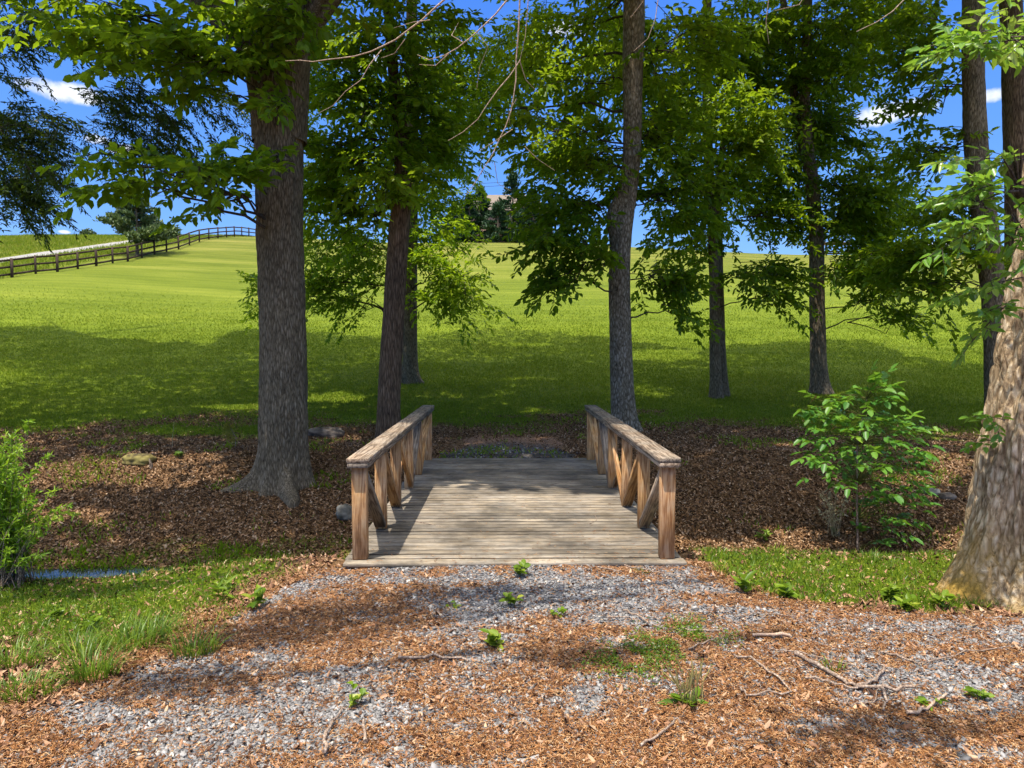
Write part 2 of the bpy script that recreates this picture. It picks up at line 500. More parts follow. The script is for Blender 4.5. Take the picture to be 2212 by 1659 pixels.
def wood_mat(name, c1, c2, c3, axis='Z', grey=0.0, greycol=(.3, .29, .27), dirt=0.3):
    """plank wood; the grain runs along the object's local axis"""
    m, nt = mat_new(name)
    tcn = node(nt, 'ShaderNodeTexCoord'); oi = node(nt, 'ShaderNodeObjectInfo'); at_ = node(nt, 'ShaderNodeAttribute', attribute_name='v')
    sc = {'Z': (1, 1, .07), 'X': (.05, 1, 1), 'Y': (1, .07, 1)}[axis]
    r0 = node(nt, 'ShaderNodeMath', operation='MULTIPLY_ADD'); nt.links.new(oi.outputs['Random'], r0.inputs[0]); r0.inputs[1].default_value = 31.0
    ra = node(nt, 'ShaderNodeMath', operation='MULTIPLY'); nt.links.new(at_.outputs['Fac'], ra.inputs[0]); ra.inputs[1].default_value = 57.0
    nt.links.new(ra.outputs[0], r0.inputs[2])
    va = node(nt, 'ShaderNodeVectorMath', operation='ADD'); nt.links.new(tcn.outputs['Object'], va.inputs[0]); nt.links.new(r0.outputs[0], va.inputs[1])
    mp = node(nt, 'ShaderNodeMapping'); mp.inputs['Scale'].default_value = sc; nt.links.new(va.outputs[0], mp.inputs['Vector'])
    n1 = node(nt, 'ShaderNodeTexNoise', i_Scale=9.0, i_Detail=3.0, i_Distortion=.4); nt.links.new(mp.outputs[0], n1.inputs['Vector'])
    mul = node(nt, 'ShaderNodeMath', operation='MULTIPLY'); nt.links.new(n1.outputs['Fac'], mul.inputs[0]); mul.inputs[1].default_value = 55.0
    sn = node(nt, 'ShaderNodeMath', operation='SINE'); nt.links.new(mul.outputs[0], sn.inputs[0])
    n2 = node(nt, 'ShaderNodeTexNoise', i_Scale=150.0, i_Detail=4.0); nt.links.new(mp.outputs[0], n2.inputs['Vector'])
    sm_ = node(nt, 'ShaderNodeMath', operation='MULTIPLY_ADD'); nt.links.new(sn.outputs[0], sm_.inputs[0]); sm_.inputs[1].default_value = .22 if axis == 'Z' else .08; nt.links.new(n2.outputs['Fac'], sm_.inputs[2])
    rp = ramp(nt, [(.2, c1), (.5, c2), (.8, c3)], sm_.outputs[0])
    n3 = node(nt, 'ShaderNodeTexNoise', i_Scale=3.0, i_Detail=5.0, i_Roughness=.65); nt.links.new(va.outputs[0], n3.inputs['Vector'])
    gm = node(nt, 'ShaderNodeMapRange'); gm.inputs['From Min'].default_value = .35; gm.inputs['From Max'].default_value = .65
    gm.inputs['To Min'].default_value = max(0, grey - .3); gm.inputs['To Max'].default_value = min(1, grey + .3)
    nt.links.new(n3.outputs['Fac'], gm.inputs['Value'])
    gc = node(nt, 'ShaderNodeMix', data_type='RGBA', blend_type='MIX'); nt.links.new(gm.outputs[0], gc.inputs['Factor'])
    g2 = ramp(nt, [(.25, tuple(.45 * v for v in greycol)), (.5, greycol), (.8, tuple(1.35 * v for v in greycol))], sm_.outputs[0])
    nt.links.new(rp.outputs[0], gc.inputs['A']); nt.links.new(g2.outputs[0], gc.inputs['B'])
    # per-piece tone
    tn = node(nt, 'ShaderNodeMapRange'); tn.inputs['To Min'].default_value = .62; tn.inputs['To Max'].default_value = 1.2
    fr = node(nt, 'ShaderNodeMath', operation='FRACT'); nt.links.new(r0.outputs[0], fr.inputs[0]); nt.links.new(fr.outputs[0], tn.inputs['Value'])
    n4 = node(nt, 'ShaderNodeTexNoise', i_Scale=1.3, i_Detail=7.0, i_Roughness=.7); nt.links.new(tcn.outputs['Object'], n4.inputs['Vector'])
    dr = ramp(nt, [(.38, (1 - dirt,) * 3), (.6, (1.05,) * 3)], n4.outputs['Fac'])
    m1 = node(nt, 'ShaderNodeMix', data_type='RGBA', blend_type='MULTIPLY'); m1.inputs['Factor'].default_value = 1
    nt.links.new(gc.outputs['Result'], m1.inputs['A']); nt.links.new(dr.outputs[0], m1.inputs['B'])
    vs = node(nt, 'ShaderNodeVectorMath', operation='SCALE'); nt.links.new(m1.outputs['Result'], vs.inputs[0]); nt.links.new(tn.outputs[0], vs.inputs['Scale'])
    # knots
    vo = node(nt, 'ShaderNodeTexVoronoi', i_Scale=2.3); nt.links.new(va.outputs[0], vo.inputs['Vector'])
    kr = ramp(nt, [(.035, (.35, .22, .15)), (.06, (1, 1, 1))], vo.outputs['Distance'])
    m2 = node(nt, 'ShaderNodeMix', data_type='RGBA', blend_type='MULTIPLY'); m2.inputs['Factor'].default_value = 1
    nt.links.new(vs.outputs[0], m2.inputs['A']); nt.links.new(kr.outputs[0], m2.inputs['B'])
    pb = node(nt, 'ShaderNodeBsdfPrincipled'); nt.links.new(m2.outputs['Result'], pb.inputs['Base Color']); pb.inputs['Roughness'].default_value = .78
    pb.inputs['Specular IOR Level'].default_value = .25
    bp = node(nt, 'ShaderNodeBump'); bp.inputs['Strength'].default_value = .35; bp.inputs['Distance'].default_value = .004
    nt.links.new(sm_.outputs[0], bp.inputs['Height']); nt.links.new(bp.outputs[0], pb.inputs['Normal'])
    o = node(nt, 'ShaderNodeOutputMaterial'); nt.links.new(pb.outputs[0], o.inputs[0])
    return m


M = {}
M['leaf'] = leaf_mat('broad_leaf', [(.1, (.052, .115, .005)), (.45, (.10, .19, .008)), (.8, (.165, .26, .011)), (1, (.24, .32, .02))], (.52, .70, .02), tmix=.5, spec=.22)
M['leaf_mid'] = leaf_mat('fresh_leaf', [(.1, (.064, .14, .005)), (.45, (.12, .225, .008)), (.8, (.19, .30, .012)), (1, (.26, .35, .02))], (.55, .74, .02), tmix=.52, spec=.22)
M['leaf_dark'] = leaf_mat('dark_leaf', [(.1, (.05, .105, .005)), (.45, (.092, .18, .008)), (.8, (.155, .25, .010)), (1, (.22, .30, .016))], (.52, .70, .02), tmix=.48, spec=.22)
M['leaf_willow'] = leaf_mat('narrow_leaf', [(.1, (.022, .045, .005)), (.45, (.042, .080, .007)), (.8, (.075, .125, .010)), (1, (.12, .17, .015))], (.22, .32, .015), tmix=.35, spec=.25)
M['leaf_bright'] = leaf_mat('bright_leaf', [(.1, (.06, .17, .015)), (.45, (.11, .25, .02)), (.8, (.18, .33, .035)), (1, (.28, .36, .06))], (.35, .55, .04), rough=.35, spec=.5, bigscale=3)
M['leaf_sap'] = leaf_mat('sapling_leaf', [(.1, (.035, .13, .02)), (.45, (.07, .20, .025)), (.8, (.14, .28, .03)), (1, (.25, .36, .04))], (.35, .58, .03), tmix=.35, bigscale=2)
M['leaf_far'] = leaf_mat('evergreen_needles', [(.1, (.010, .032, .012)), (.45, (.020, .055, .018)), (.8, (.035, .085, .025)), (1, (.06, .12, .03))], (.05, .12, .02), tmix=.12, rough=.6)
M['leaf_cedar'] = leaf_mat('blue_green_needles', [(.1, (.04, .065, .025)), (.45, (.08, .125, .045)), (.8, (.14, .19, .07)), (1, (.2, .24, .10))], (.12, .2, .04), tmix=.15, rough=.6)
M['leaf_yellow'] = leaf_mat('yellow_green_needles', [(.1, (.15, .17, .02)), (.5, (.26, .27, .03)), (1, (.42, .36, .06))], (.4, .4, .05), tmix=.3)
M['dead_leaf'] = flake_mat('dry_leaf', [(0, (.30, .24, .12)), (.5, (.48, .42, .24)), (1, (.62, .56, .36))], tmix=.25)
M['weed'] = leaf_mat('weed_leaf', [(.1, (.05, .10, .006)), (.45, (.105, .18, .010)), (.8, (.19, .26, .018)), (1, (.36, .34, .05))], (.35, .55, .04), tmix=.3, bigscale=1.5)
M['grass'] = leaf_mat('grass_blade', [(.1, (.080, .132, .007)), (.45, (.118, .178, .010)), (.8, (.165, .215, .014)), (1, (.27, .25, .04))], (.38, .50, .02), tmix=.28, rough=.6, spec=.15, bigscale=.35)
M['litter'] = flake_mat('leaf_litter', [(0, (.045, .022, .013)), (.35, (.14, .068, .036)), (.62, (.28, .145, .078)), (.85, (.38, .215, .12)), (1, (.46, .32, .20))], noise=.3)
M['straw'] = flake_mat('straw', [(0, (.07, .030, .012)), (.35, (.22, .092, .032)), (.75, (.40, .185, .065)), (1, (.56, .37, .19))])
M['bank_litter'] = flake_mat('bank_litter', [(0, (.050, .027, .011)), (.35, (.145, .075, .030)), (.7, (.26, .145, .068)), (.93, (.40, .26, .155)), (1, (.48, .36, .24))], noise=.2)
M['stone'] = flake_mat('slate_gravel', [(0, (.07, .068, .072)), (.35, (.165, .157, .152)), (.7, (.275, .263, .255)), (.93, (.38, .365, .35)), (1, (.56, .50, .42))], rough=.8, noise=.25, nscale=60)
M['stick'] = bark_mat('stick_bark', (.09, .06, .045), (.26, .19, .14), (.45, .37, .3), sc=60, stretch=.5, bump=.3)
M['deadtwig'] = bark_mat('bare_twig_bark', (.20, .14, .10), (.42, .30, .21), (.6, .46, .34), sc=60, stretch=.5, bump=.2)
M['bark'] = bark_mat('grey_bark', (.045, .034, .020), (.165, .130, .082), (.32, .265, .185), sc=38, stretch=.2, bump=.9)
M['bark_red'] = bark_mat('brown_bark', (.036, .022, .013), (.155, .10, .058), (.30, .205, .13), sc=36, stretch=.13, bump=.9)
M['bark_light'] = bark_mat('lichened_bark', (.048, .037, .023), (.20, .162, .105), (.40, .35, .27), sc=22, stretch=.4, bump=.8)
M['bark_big'] = bark_mat('pale_ridged_bark', (.12, .072, .035), (.38, .28, .165), (.66, .55, .39), sc=24, stretch=.3, bump=1.0, moss=(.27, .17, .035))  # paler, more golden bark than the other trunks
M['twigbark'] = bark_mat('dark_branch_bark', (.02, .015, .012), (.06, .045, .035), (.12, .10, .08), sc=40, stretch=.5, bump=.3)
M['stemgreen'] = flake_mat('green_stem', [(0, (.05, .08, .015)), (1, (.14, .11, .03))])
M['wood'] = wood_mat('treated_wood', (.27, .115, .03), (.50, .25, .08), (.64, .38, .155), grey=.0)
M['wood_red'] = wood_mat('reddish_wood', (.33, .135, .035), (.52, .25, .08), (.62, .35, .14), grey=.05, dirt=.15)
M['wood_grey'] = wood_mat('weathered_wood', (.11, .068, .04), (.25, .165, .10), (.40, .29, .19), grey=.4, greycol=(.31, .275, .225), dirt=.4)
M['wood_deck'] = wood_mat('deck_wood', (.15, .105, .062), (.32, .25, .165), (.47, .385, .27), axis='X', grey=.45, greycol=(.27, .245, .21), dirt=.6)
M['fence'] = flake_mat('fence_stain', [(0, (.022, .014, .010)), (.5, (.05, .032, .022)), (1, (.11, .075, .055))], noise=.5, nscale=3)


# ------------------------------------------------------------------ ground
def grass_amt(x, y):
    n = fbm(x * .55, y * .8, seed=31, oct=4) - .5
    n2 = fbm(x * 2.1, y * 2.1, seed=37, oct=3) - .5
    g = sstep(14.3, 18.3, y + n * 6.0 + n2 * 2.4 + .12 * np.abs(x))
    left = sstep(-1.9, -2.7, x + n2 * 1.2) * sstep(8.4, 7.3, y) * sstep(4.55, 5.3, y + n2 * 1.0 + .08 * (x + 4))
    right = sstep(1.75, 2.2, x + n2) * sstep(8.0, 7.3, y + n2) * sstep(5.15, 5.6, y + n2 * .8)
    low = .5 * sstep(8.7, 9.0, y) * sstep(10.2, 9.4, y + n * 1.5) * sstep(-1.2, -2.0, x)
    return np.clip(g + .8 * left + .85 * right + low, 0, 1)


def litter_amt(x, y):
    """how much of the drive is under leaf litter rather than bare gravel"""
    n = fbm(x * .9 + 3, y * 1.5, seed=41, oct=4)
    m = sstep(.36, .64, n * .55 + .45 * fbm(x * 4.0, y * 7.5, seed=44, oct=4))
    for (px, py, rx, ry, s) in LIT_PATCH:
        gx, gy, _ = px
        e = ((x - gx) / rx) ** 2 + ((y - gy) / ry) ** 2
        m = m + .6 * s * np.exp(-e * 1.1)
    return np.clip(m, .14, .90)


LIT_PATCH = []
for (px, py, rx, ry, s) in [(520, 1390, .75, .35, .9), (430, 1500, .5, .2, .8), (900, 1300, .6, .2, .7), (1180, 1600, .9, .18, .8),
                            (1000, 1250, 1.1, .12, -.9), (640, 1380, .35, .25, -.8), (420, 1580, .5, .2, -.9), (1560, 1600, .5, .2, -1.0), (1050, 1440, .5, .25, -.6),
                            (2000, 1560, .8, .3, .7), (1200, 1360, .6, .2, .6), (1350, 1240, .3, .12, .9), (640, 1630, .35, .12, .5), (1900, 1370, .9, .2, -.5), (1250, 1520, .4, .15, -.7),
                            (850, 1480, .5, .2, -.4), (60, 1600, .4, .2, .6), (1650, 1480, .5, .18, .5)]:
    LIT_PATCH.append((tuple(ground(px, py)), None, rx, ry, s))


def path_left(y): return np.interp(y, [2.0, 3.35, 3.8, 4.4, 5.5, 6.14], [-3.3, -2.7, -2.45, -2.15, -1.85, -1.62])
def path_right(y): return np.interp(y, [2.0, 4.9, 5.05, 5.2, 5.5, 6.14], [12, 9, 4.0, 2.6, 2.05, 1.72])


def spaced(*seg):
    return np.unique(np.round(np.concatenate([np.arange(a, b, s) for a, b, s in seg]), 4))


gx = spaced((-900, -200, 50), (-200, -60, 8), (-60, -14, .7), (-14, -7, .16), (-7, 7, .055), (7, 14, .16), (14, 60, .7), (60, 200, 8), (200, 901, 50))
gy = spaced((-60, 0, 6), (0, 2.6, .4), (2.6, 7, .045), (7, 14, .06), (14, 26, .2), (26, 60, .5), (60, 110, 1.0), (110, 200, 6), (200, 3000, 70))
X, Y = np.meshgrid(gx, gy, indexing='ij')
Z = H(X, Y)
nX, nY = X.shape
ii, jj = np.meshgrid(np.arange(nX - 1), np.arange(nY - 1), indexing='ij')
Fq = np.stack([ii * nY + jj, (ii + 1) * nY + jj, (ii + 1) * nY + jj + 1, ii * nY + jj + 1], -1).reshape(-1, 4)
mb = MB(); mb.add(np.stack([X, Y, Z], -1).reshape(-1, 3), Fq, grass_amt(X, Y).ravel())


def ground_mat():
    m, nt = mat_new('ground_cover')
    g = node(nt, 'ShaderNodeNewGeometry'); at_ = node(nt, 'ShaderNodeAttribute', attribute_name='v')
    P = g.outputs['Position']
    # leaf mould
    v1 = node(nt, 'ShaderNodeTexVoronoi', i_Scale=26.0, i_Randomness=1.0); nt.links.new(P, v1.inputs['Vector'])
    sx = node(nt, 'ShaderNodeSeparateColor'); nt.links.new(v1.outputs['Color'], sx.inputs[0])
    n1 = node(nt, 'ShaderNodeTexNoise', i_Scale=3.0, i_Detail=6.0, i_Roughness=.6); nt.links.new(P, n1.inputs['Vector'])
    s1 = node(nt, 'ShaderNodeMath', operation='MULTIPLY_ADD'); nt.links.new(sx.outputs[0], s1.inputs[0]); s1.inputs[1].default_value = .55
    s2 = node(nt, 'ShaderNodeMath', operation='MULTIPLY'); nt.links.new(n1.outputs['Fac'], s2.inputs[0]); s2.inputs[1].default_value = .55
    nt.links.new(s2.outputs[0], s1.inputs[2])
    mul = ramp(nt, [(.15, (.055, .031, .014)), (.45, (.13, .072, .033)), (.7, (.21, .125, .064)), (.92, (.30, .20, .12))], s1.outputs[0])
    # turf: fine blades near, mown bands and straw tint far up the hill
    n2 = node(nt, 'ShaderNodeTexNoise', i_Scale=14.0, i_Detail=6.0, i_Roughness=.7)
    mp = node(nt, 'ShaderNodeMapping'); mp.inputs['Scale'].default_value = (.55, 1, 1); nt.links.new(P, mp.inputs['Vector']); nt.links.new(mp.outputs[0], n2.inputs['Vector'])
    n3 = node(nt, 'ShaderNodeTexNoise', i_Scale=.22, i_Detail=5.0, i_Roughness=.6)
    mp2 = node(nt, 'ShaderNodeMapping'); mp2.inputs['Scale'].default_value = (.35, 1.6, 1); nt.links.new(P, mp2.inputs['Vector']); nt.links.new(mp2.outputs[0], n3.inputs['Vector'])
    gr = ramp(nt, [(.3, (.080, .125, .007)), (.5, (.115, .162, .010)), (.7, (.16, .20, .015)), (.85, (.24, .23, .04))], n2.outputs['Fac'])
    sp = node(nt, 'ShaderNodeSeparateXYZ'); nt.links.new(P, sp.inputs[0])
    far = node(nt, 'ShaderNodeMapRange'); far.inputs['From Min'].default_value = 32; far.inputs['From Max'].default_value = 78; nt.links.new(sp.outputs['Y'], far.inputs['Value'])
    far.inputs['To Max'].default_value = .85
    fs = ramp(nt, [(.3, (.095, .112, .013)), (.5, (.135, .143, .024)), (.72, (.195, .175, .048))], n3.outputs['Fac'])
    gm = node(nt, 'ShaderNodeMix', data_type='RGBA'); nt.links.new(far.outputs[0], gm.inputs['Factor']); nt.links.new(gr.outputs[0], gm.inputs['A']); nt.links.new(fs.outputs[0], gm.inputs['B'])
    vv = node(nt, 'ShaderNodeMix', data_type='RGBA', blend_type='MULTIPLY'); vv.inputs['Factor'].default_value = .95
    r3 = ramp(nt, [(.3, (.72, .75, .7)), (.7, (1.2, 1.15, 1.1))], n3.outputs['Fac'])
    nt.links.new(gm.outputs['Result'], vv.inputs['A']); nt.links.new(r3.outputs[0], vv.inputs['B'])
    # mown bands
    wv = node(nt, 'ShaderNodeTexWave', wave_type='BANDS', bands_direction='Y', i_Scale=.28, i_Distortion=2.0, i_Detail=3.0)
    wv.inputs['Detail Scale'].default_value = .6
    nt.links.new(P, wv.inputs['Vector'])
    wr = ramp(nt, [(0, (.92, .93, .92)), (1, (1.05, 1.04, 1.03))], wv.outputs['Fac'])
    v2 = node(nt, 'ShaderNodeMix', data_type='RGBA', blend_type='MULTIPLY'); v2.inputs['Factor'].default_value = 1
    nt.links.new(vv.outputs['Result'], v2.inputs['A']); nt.links.new(wr.outputs[0], v2.inputs['B'])
    # blend by the grass attribute, broken up by fine noise
    n4 = node(nt, 'ShaderNodeTexNoise', i_Scale=9.0, i_Detail=6.0, i_Roughness=.75); nt.links.new(P, n4.inputs['Vector'])
    b1 = node(nt, 'ShaderNodeMath', operation='ADD'); nt.links.new(at_.outputs['Fac'], b1.inputs[0]); nt.links.new(n4.outputs['Fac'], b1.inputs[1])
    b2 = node(nt, 'ShaderNodeMapRange'); b2.inputs['From Min'].default_value = .88; b2.inputs['From Max'].default_value = 1.15; nt.links.new(b1.outputs[0], b2.inputs['Value'])
    fin = node(nt, 'ShaderNodeMix', data_type='RGBA'); nt.links.new(b2.outputs[0], fin.inputs['Factor']); nt.links.new(mul.outputs[0], fin.inputs['A']); nt.links.new(v2.outputs['Result'], fin.inputs['B'])
    pb = node(nt, 'ShaderNodeBsdfPrincipled'); nt.links.new(fin.outputs['Result'], pb.inputs['Base Color']); pb.inputs['Roughness'].default_value = .95
    pb.inputs['Specular IOR Level'].default_value = .08
    bp = node(nt, 'ShaderNodeBump'); bp.inputs['Strength'].default_value = .8; bp.inputs['Distance'].default_value = .05
    bh = node(nt, 'ShaderNodeMath', operation='ADD'); nt.links.new(n2.outputs['Fac'], bh.inputs[0]); nt.links.new(v1.outputs['Distance'], bh.inputs[1])
    nt.links.new(bh.outputs[0], bp.inputs['Height']); nt.links.new(bp.outputs[0], pb.inputs['Normal'])
    o = node(nt, 'ShaderNodeOutputMaterial'); nt.links.new(pb.outputs[0], o.inputs[0])
    return m


gnd = mb.build('ground', ground_mat(), smooth=True); tag(gnd, 'grassy hill, wooded ditch banks and bare leaf mould', kind='structure')


# ---- gravel drive in front of the bridge, its far landing, the farm road, the stream
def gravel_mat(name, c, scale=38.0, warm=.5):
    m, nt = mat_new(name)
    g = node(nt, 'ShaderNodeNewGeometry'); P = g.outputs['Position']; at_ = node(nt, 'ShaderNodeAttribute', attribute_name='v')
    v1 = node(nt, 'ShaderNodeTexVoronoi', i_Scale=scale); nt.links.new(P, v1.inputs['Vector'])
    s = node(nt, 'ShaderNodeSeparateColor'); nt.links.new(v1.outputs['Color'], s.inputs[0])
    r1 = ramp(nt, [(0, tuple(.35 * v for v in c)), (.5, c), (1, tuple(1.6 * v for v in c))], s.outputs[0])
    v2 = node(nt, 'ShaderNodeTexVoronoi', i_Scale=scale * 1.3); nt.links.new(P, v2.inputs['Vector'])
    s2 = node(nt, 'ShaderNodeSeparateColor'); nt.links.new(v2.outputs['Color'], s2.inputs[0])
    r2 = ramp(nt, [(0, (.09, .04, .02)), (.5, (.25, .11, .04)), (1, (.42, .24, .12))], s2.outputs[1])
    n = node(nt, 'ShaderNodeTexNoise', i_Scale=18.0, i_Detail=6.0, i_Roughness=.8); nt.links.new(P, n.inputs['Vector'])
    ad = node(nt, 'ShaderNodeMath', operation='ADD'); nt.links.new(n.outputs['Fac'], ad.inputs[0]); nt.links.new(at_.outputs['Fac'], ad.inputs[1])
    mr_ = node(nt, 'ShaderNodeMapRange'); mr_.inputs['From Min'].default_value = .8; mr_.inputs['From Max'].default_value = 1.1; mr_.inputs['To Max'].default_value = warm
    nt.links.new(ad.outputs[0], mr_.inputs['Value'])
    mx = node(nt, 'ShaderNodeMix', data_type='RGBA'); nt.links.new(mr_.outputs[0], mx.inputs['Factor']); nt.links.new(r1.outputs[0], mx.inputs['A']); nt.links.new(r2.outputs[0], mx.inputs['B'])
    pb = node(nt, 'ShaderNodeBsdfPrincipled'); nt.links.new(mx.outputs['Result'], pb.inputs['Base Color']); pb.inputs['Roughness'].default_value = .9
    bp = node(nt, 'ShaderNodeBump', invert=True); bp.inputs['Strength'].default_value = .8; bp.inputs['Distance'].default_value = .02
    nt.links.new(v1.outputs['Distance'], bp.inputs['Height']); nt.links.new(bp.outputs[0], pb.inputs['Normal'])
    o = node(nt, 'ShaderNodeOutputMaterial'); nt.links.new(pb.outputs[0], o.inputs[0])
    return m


def sheet(name, ys, xl, xr, nx, mat, dz, attr=None, label=None):
    ys = np.asarray(ys); t = np.linspace(0, 1, nx)
    a = xl(ys)[:, None]; b = xr(ys)[:, None]
    Xs = a + (b - a) * t; Ys = np.broadcast_to(ys[:, None], Xs.shape)
    Zs = H(Xs, Ys) + dz
    Zs[:, 0] -= dz * 3; Zs[:, -1] -= dz * 3
    n1, n2 = Xs.shape
    i, j = np.meshgrid(np.arange(n1 - 1), np.arange(n2 - 1), indexing='ij')
    Fc = np.stack([i * n2 + j, i * n2 + j + 1, (i + 1) * n2 + j + 1, (i + 1) * n2 + j], -1).reshape(-1, 4)
    mb = MB(); mb.add(np.stack([Xs, Ys, Zs], -1).reshape(-1, 3), Fc, attr(Xs, Ys).ravel() if attr else 0)
    o = mb.build(name, mat, smooth=True); tag(o, label, kind='structure'); return o


ysp = np.arange(1.2, 6.14, .045)
sheet('gravel_path', ysp, lambda y: path_left(y) + .12 * (vnoise(y * 3, 1.0, seed=8) - .5), lambda y: path_right(y) + .12 * (vnoise(y * 3, 5.0, seed=8) - .5),
      240, gravel_mat('drive_gravel', (.15, .148, .155), 60, .95), .006, litter_amt, 'slate gravel drive strewn with brown litter leading to the bridge')
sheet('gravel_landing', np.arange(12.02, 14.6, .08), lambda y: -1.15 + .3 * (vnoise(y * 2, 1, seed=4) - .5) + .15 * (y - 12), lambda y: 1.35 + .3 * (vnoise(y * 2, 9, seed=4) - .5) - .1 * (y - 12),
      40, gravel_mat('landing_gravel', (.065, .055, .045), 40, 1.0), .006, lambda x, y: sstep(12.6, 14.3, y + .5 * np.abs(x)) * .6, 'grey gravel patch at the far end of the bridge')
sheet('gravel_road', np.arange(36, 83, .5), lambda y: np.interp(y, [36, 50, 70, 83], [-46, -44.9, -43.0, -42.0]), lambda y: np.interp(y, [36, 50, 70, 83], [-43.2, -42.1, -40.4, -39.6]), 24,
      gravel_mat('road_gravel', (.21, .20, .185), 20, .15), .03, None, 'pale gravel farm road behind the paddock fence')


def water_mat():
    m, nt = mat_new('stream_water')
    g = node(nt, 'ShaderNodeNewGeometry')
    n = node(nt, 'ShaderNodeTexNoise', i_Scale=7.0, i_Detail=3.0); nt.links.new(g.outputs['Position'], n.inputs['Vector'])
    pb = node(nt, 'ShaderNodeBsdfPrincipled'); pb.inputs['Base Color'].default_value = (.03, .035, .025, 1)
    pb.inputs['Roughness'].default_value = .06; pb.inputs['IOR'].default_value = 1.33
    bp = node(nt, 'ShaderNodeBump'); bp.inputs['Strength'].default_value = .12; bp.inputs['Distance'].default_value = .02
    nt.links.new(n.outputs['Fac'], bp.inputs['Height']); nt.links.new(bp.outputs[0], pb.inputs['Normal'])
    o = node(nt, 'ShaderNodeOutputMaterial'); nt.links.new(pb.outputs[0], o.inputs[0])
    return m


mb = MB(); mb.add([[-40, 6.9, -.93], [40, 6.9, -.93], [40, 9.6, -.93], [-40, 9.6, -.93]], [[0, 1, 2, 3]])
tag(mb.build('stream_water', water_mat()), 'still stream water in the ditch reflecting the sky', kind='structure')

# ------------------------------------------------------------------ footbridge
BX = .085
br = empty('footbridge', (BX, 9.05, 0)); tag(br, 'weathered wooden footbridge with plank deck and braced side railings crossing the ditch', 'footbridge')
mb = MB(); y = 6.08; i = 0
r2 = np.random.default_rng(3)
while y < 11.98:
    w = .134 if i else .15
    dx = r2.normal() * .006
    half = 1.56
    cbox(mb, (BX + dx, y + w / 2, -.019 + r2.normal() * .0012), (2 * half, w - (.016 + abs(r2.normal()) * .009), .038), .005, r2.random(),
         np.array(Matrix.Rotation(r2.normal() * .0012, 3, 'Z')))
    y += w; i += 1
mb.build('deck', M['wood_deck'], br)
mb = MB(); y = 6.08; i = 0; r3 = np.random.default_rng(6)  # near-black strips in the gaps: debris and gap shade put in as colour
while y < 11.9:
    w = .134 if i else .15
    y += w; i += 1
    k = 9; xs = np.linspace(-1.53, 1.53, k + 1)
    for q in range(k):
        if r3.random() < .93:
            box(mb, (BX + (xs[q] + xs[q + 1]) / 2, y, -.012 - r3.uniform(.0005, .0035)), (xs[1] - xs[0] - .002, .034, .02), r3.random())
mb.build('gap_shade_debris', flake_mat('debris_and_gap_shade', [(0, (.012, .008, .005)), (1, (.035, .022, .013))]), br)
for bxp in (-1.32, -.45, .45, 1.32):
    mb = MB(); L = 5.7
    cbox(mb, (0, 0, 0), (.09, .24, L), .006)
    o = mb.build('beam', M['wood'], None); o.parent = br; o.location = (bxp, 0, -.038 - .121); o.rotation_euler = (R(90), 0, 0)
for yy in (6.17, 11.93):
    mb = MB(); cbox(mb, (0, 0, 0), (.16, .09, 3.06), .006)
    o = mb.build('sill', M['wood_grey'], None); o.parent = br
    o.location = (0, yy - 9.05 - .0, -.038 - .05 - .24); o.rotation_euler = (0, R(90), 0)

POSTY = [6.23, 7.29, 8.30, 9.42, 10.43, 11.80]
HT = .855
for side in (-1, 1):
    px_ = side * 1.415
    rl = None
    mb = MB()
    L = 11.92 - 6.13
    cbox(mb, (0, .0225, 0), (.205, .044, L), .006, .3)
    cbox(mb, (.002, -.0235, .0), (.19, .044, L - .004), .004, .8)
    rl = mb.build('railing', M['wood_grey'], None)
    rl.parent = br; rl.rotation_euler = (R(90), 0, 0); rl.location = (px_, (6.13 + 11.92) / 2 - 9.05, HT + .046)
    rl['label'] = ('left' if side < 0 else 'right') + ' side railing with a thick double top board on posts and slanting braces'
    inv = rl.matrix_basis.inverted()

    def member(name, pa, pb, w, t, mat):
        pa = Vector(pa); pb = Vector(pb); d = pb - pa; L = d.length
        mb = MB(); cbox(mb, (0, 0, 0), (w, t, L), .006, random.random())
        o = mb.build(name, mat, None)
        q = Matrix.Translation((pa + pb) / 2) @ d.to_track_quat('Z', 'X').to_matrix().to_4x4()
        # local x stays along world x
        zc = d.normalized(); xc = Vector((1, 0, 0)); yc = zc.cross(xc); yc.normalize(); xc = yc.cross(zc)
        q = Matrix((xc, yc, zc)).transposed().to_4x4(); q.translation = (pa + pb) / 2
        o.parent = rl; o.matrix_basis = inv @ q
        return o
    zt = HT - .002; ys = [p - 9.05 for p in POSTY]
    for k, yy in enumerate(ys):
        end = k in (0, 5)
        mat = M['wood_red'] if (side > 0 and k in (0, 3)) or (side < 0 and k in (4, 5)) else M['wood']
        member('post', (px_, yy, .001), (px_, yy, zt), .135 if end else .118, .088, mat)
    e = .05
    segs = [(ys[0] + .046, zt - e, ys[1] - .05, e), (ys[1] + .046, zt - e, ys[2] - .05, e), (ys[5] - .046, zt - e, ys[4] + .05, e), (ys[4] - .046, zt - e, ys[3] + .05, e),
            (ys[3] - .046, zt - e, ys[2] + .05, e), (ys[2] + .046, zt - e, ys[3] - .05, e)]
    for k, (a, za, b, zb) in enumerate(segs):
        x0 = px_ + (0 if k < 4 else (-.031 if k == 4 else .031))
        w = .115 if k < 4 else .056
        dv = Vector((0, b - a, zb - za)).normalized()
        member('brace', (x0, a, za), (x0, b, zb), w, .062, M['wood'] if k % 3 else M['wood_grey'])

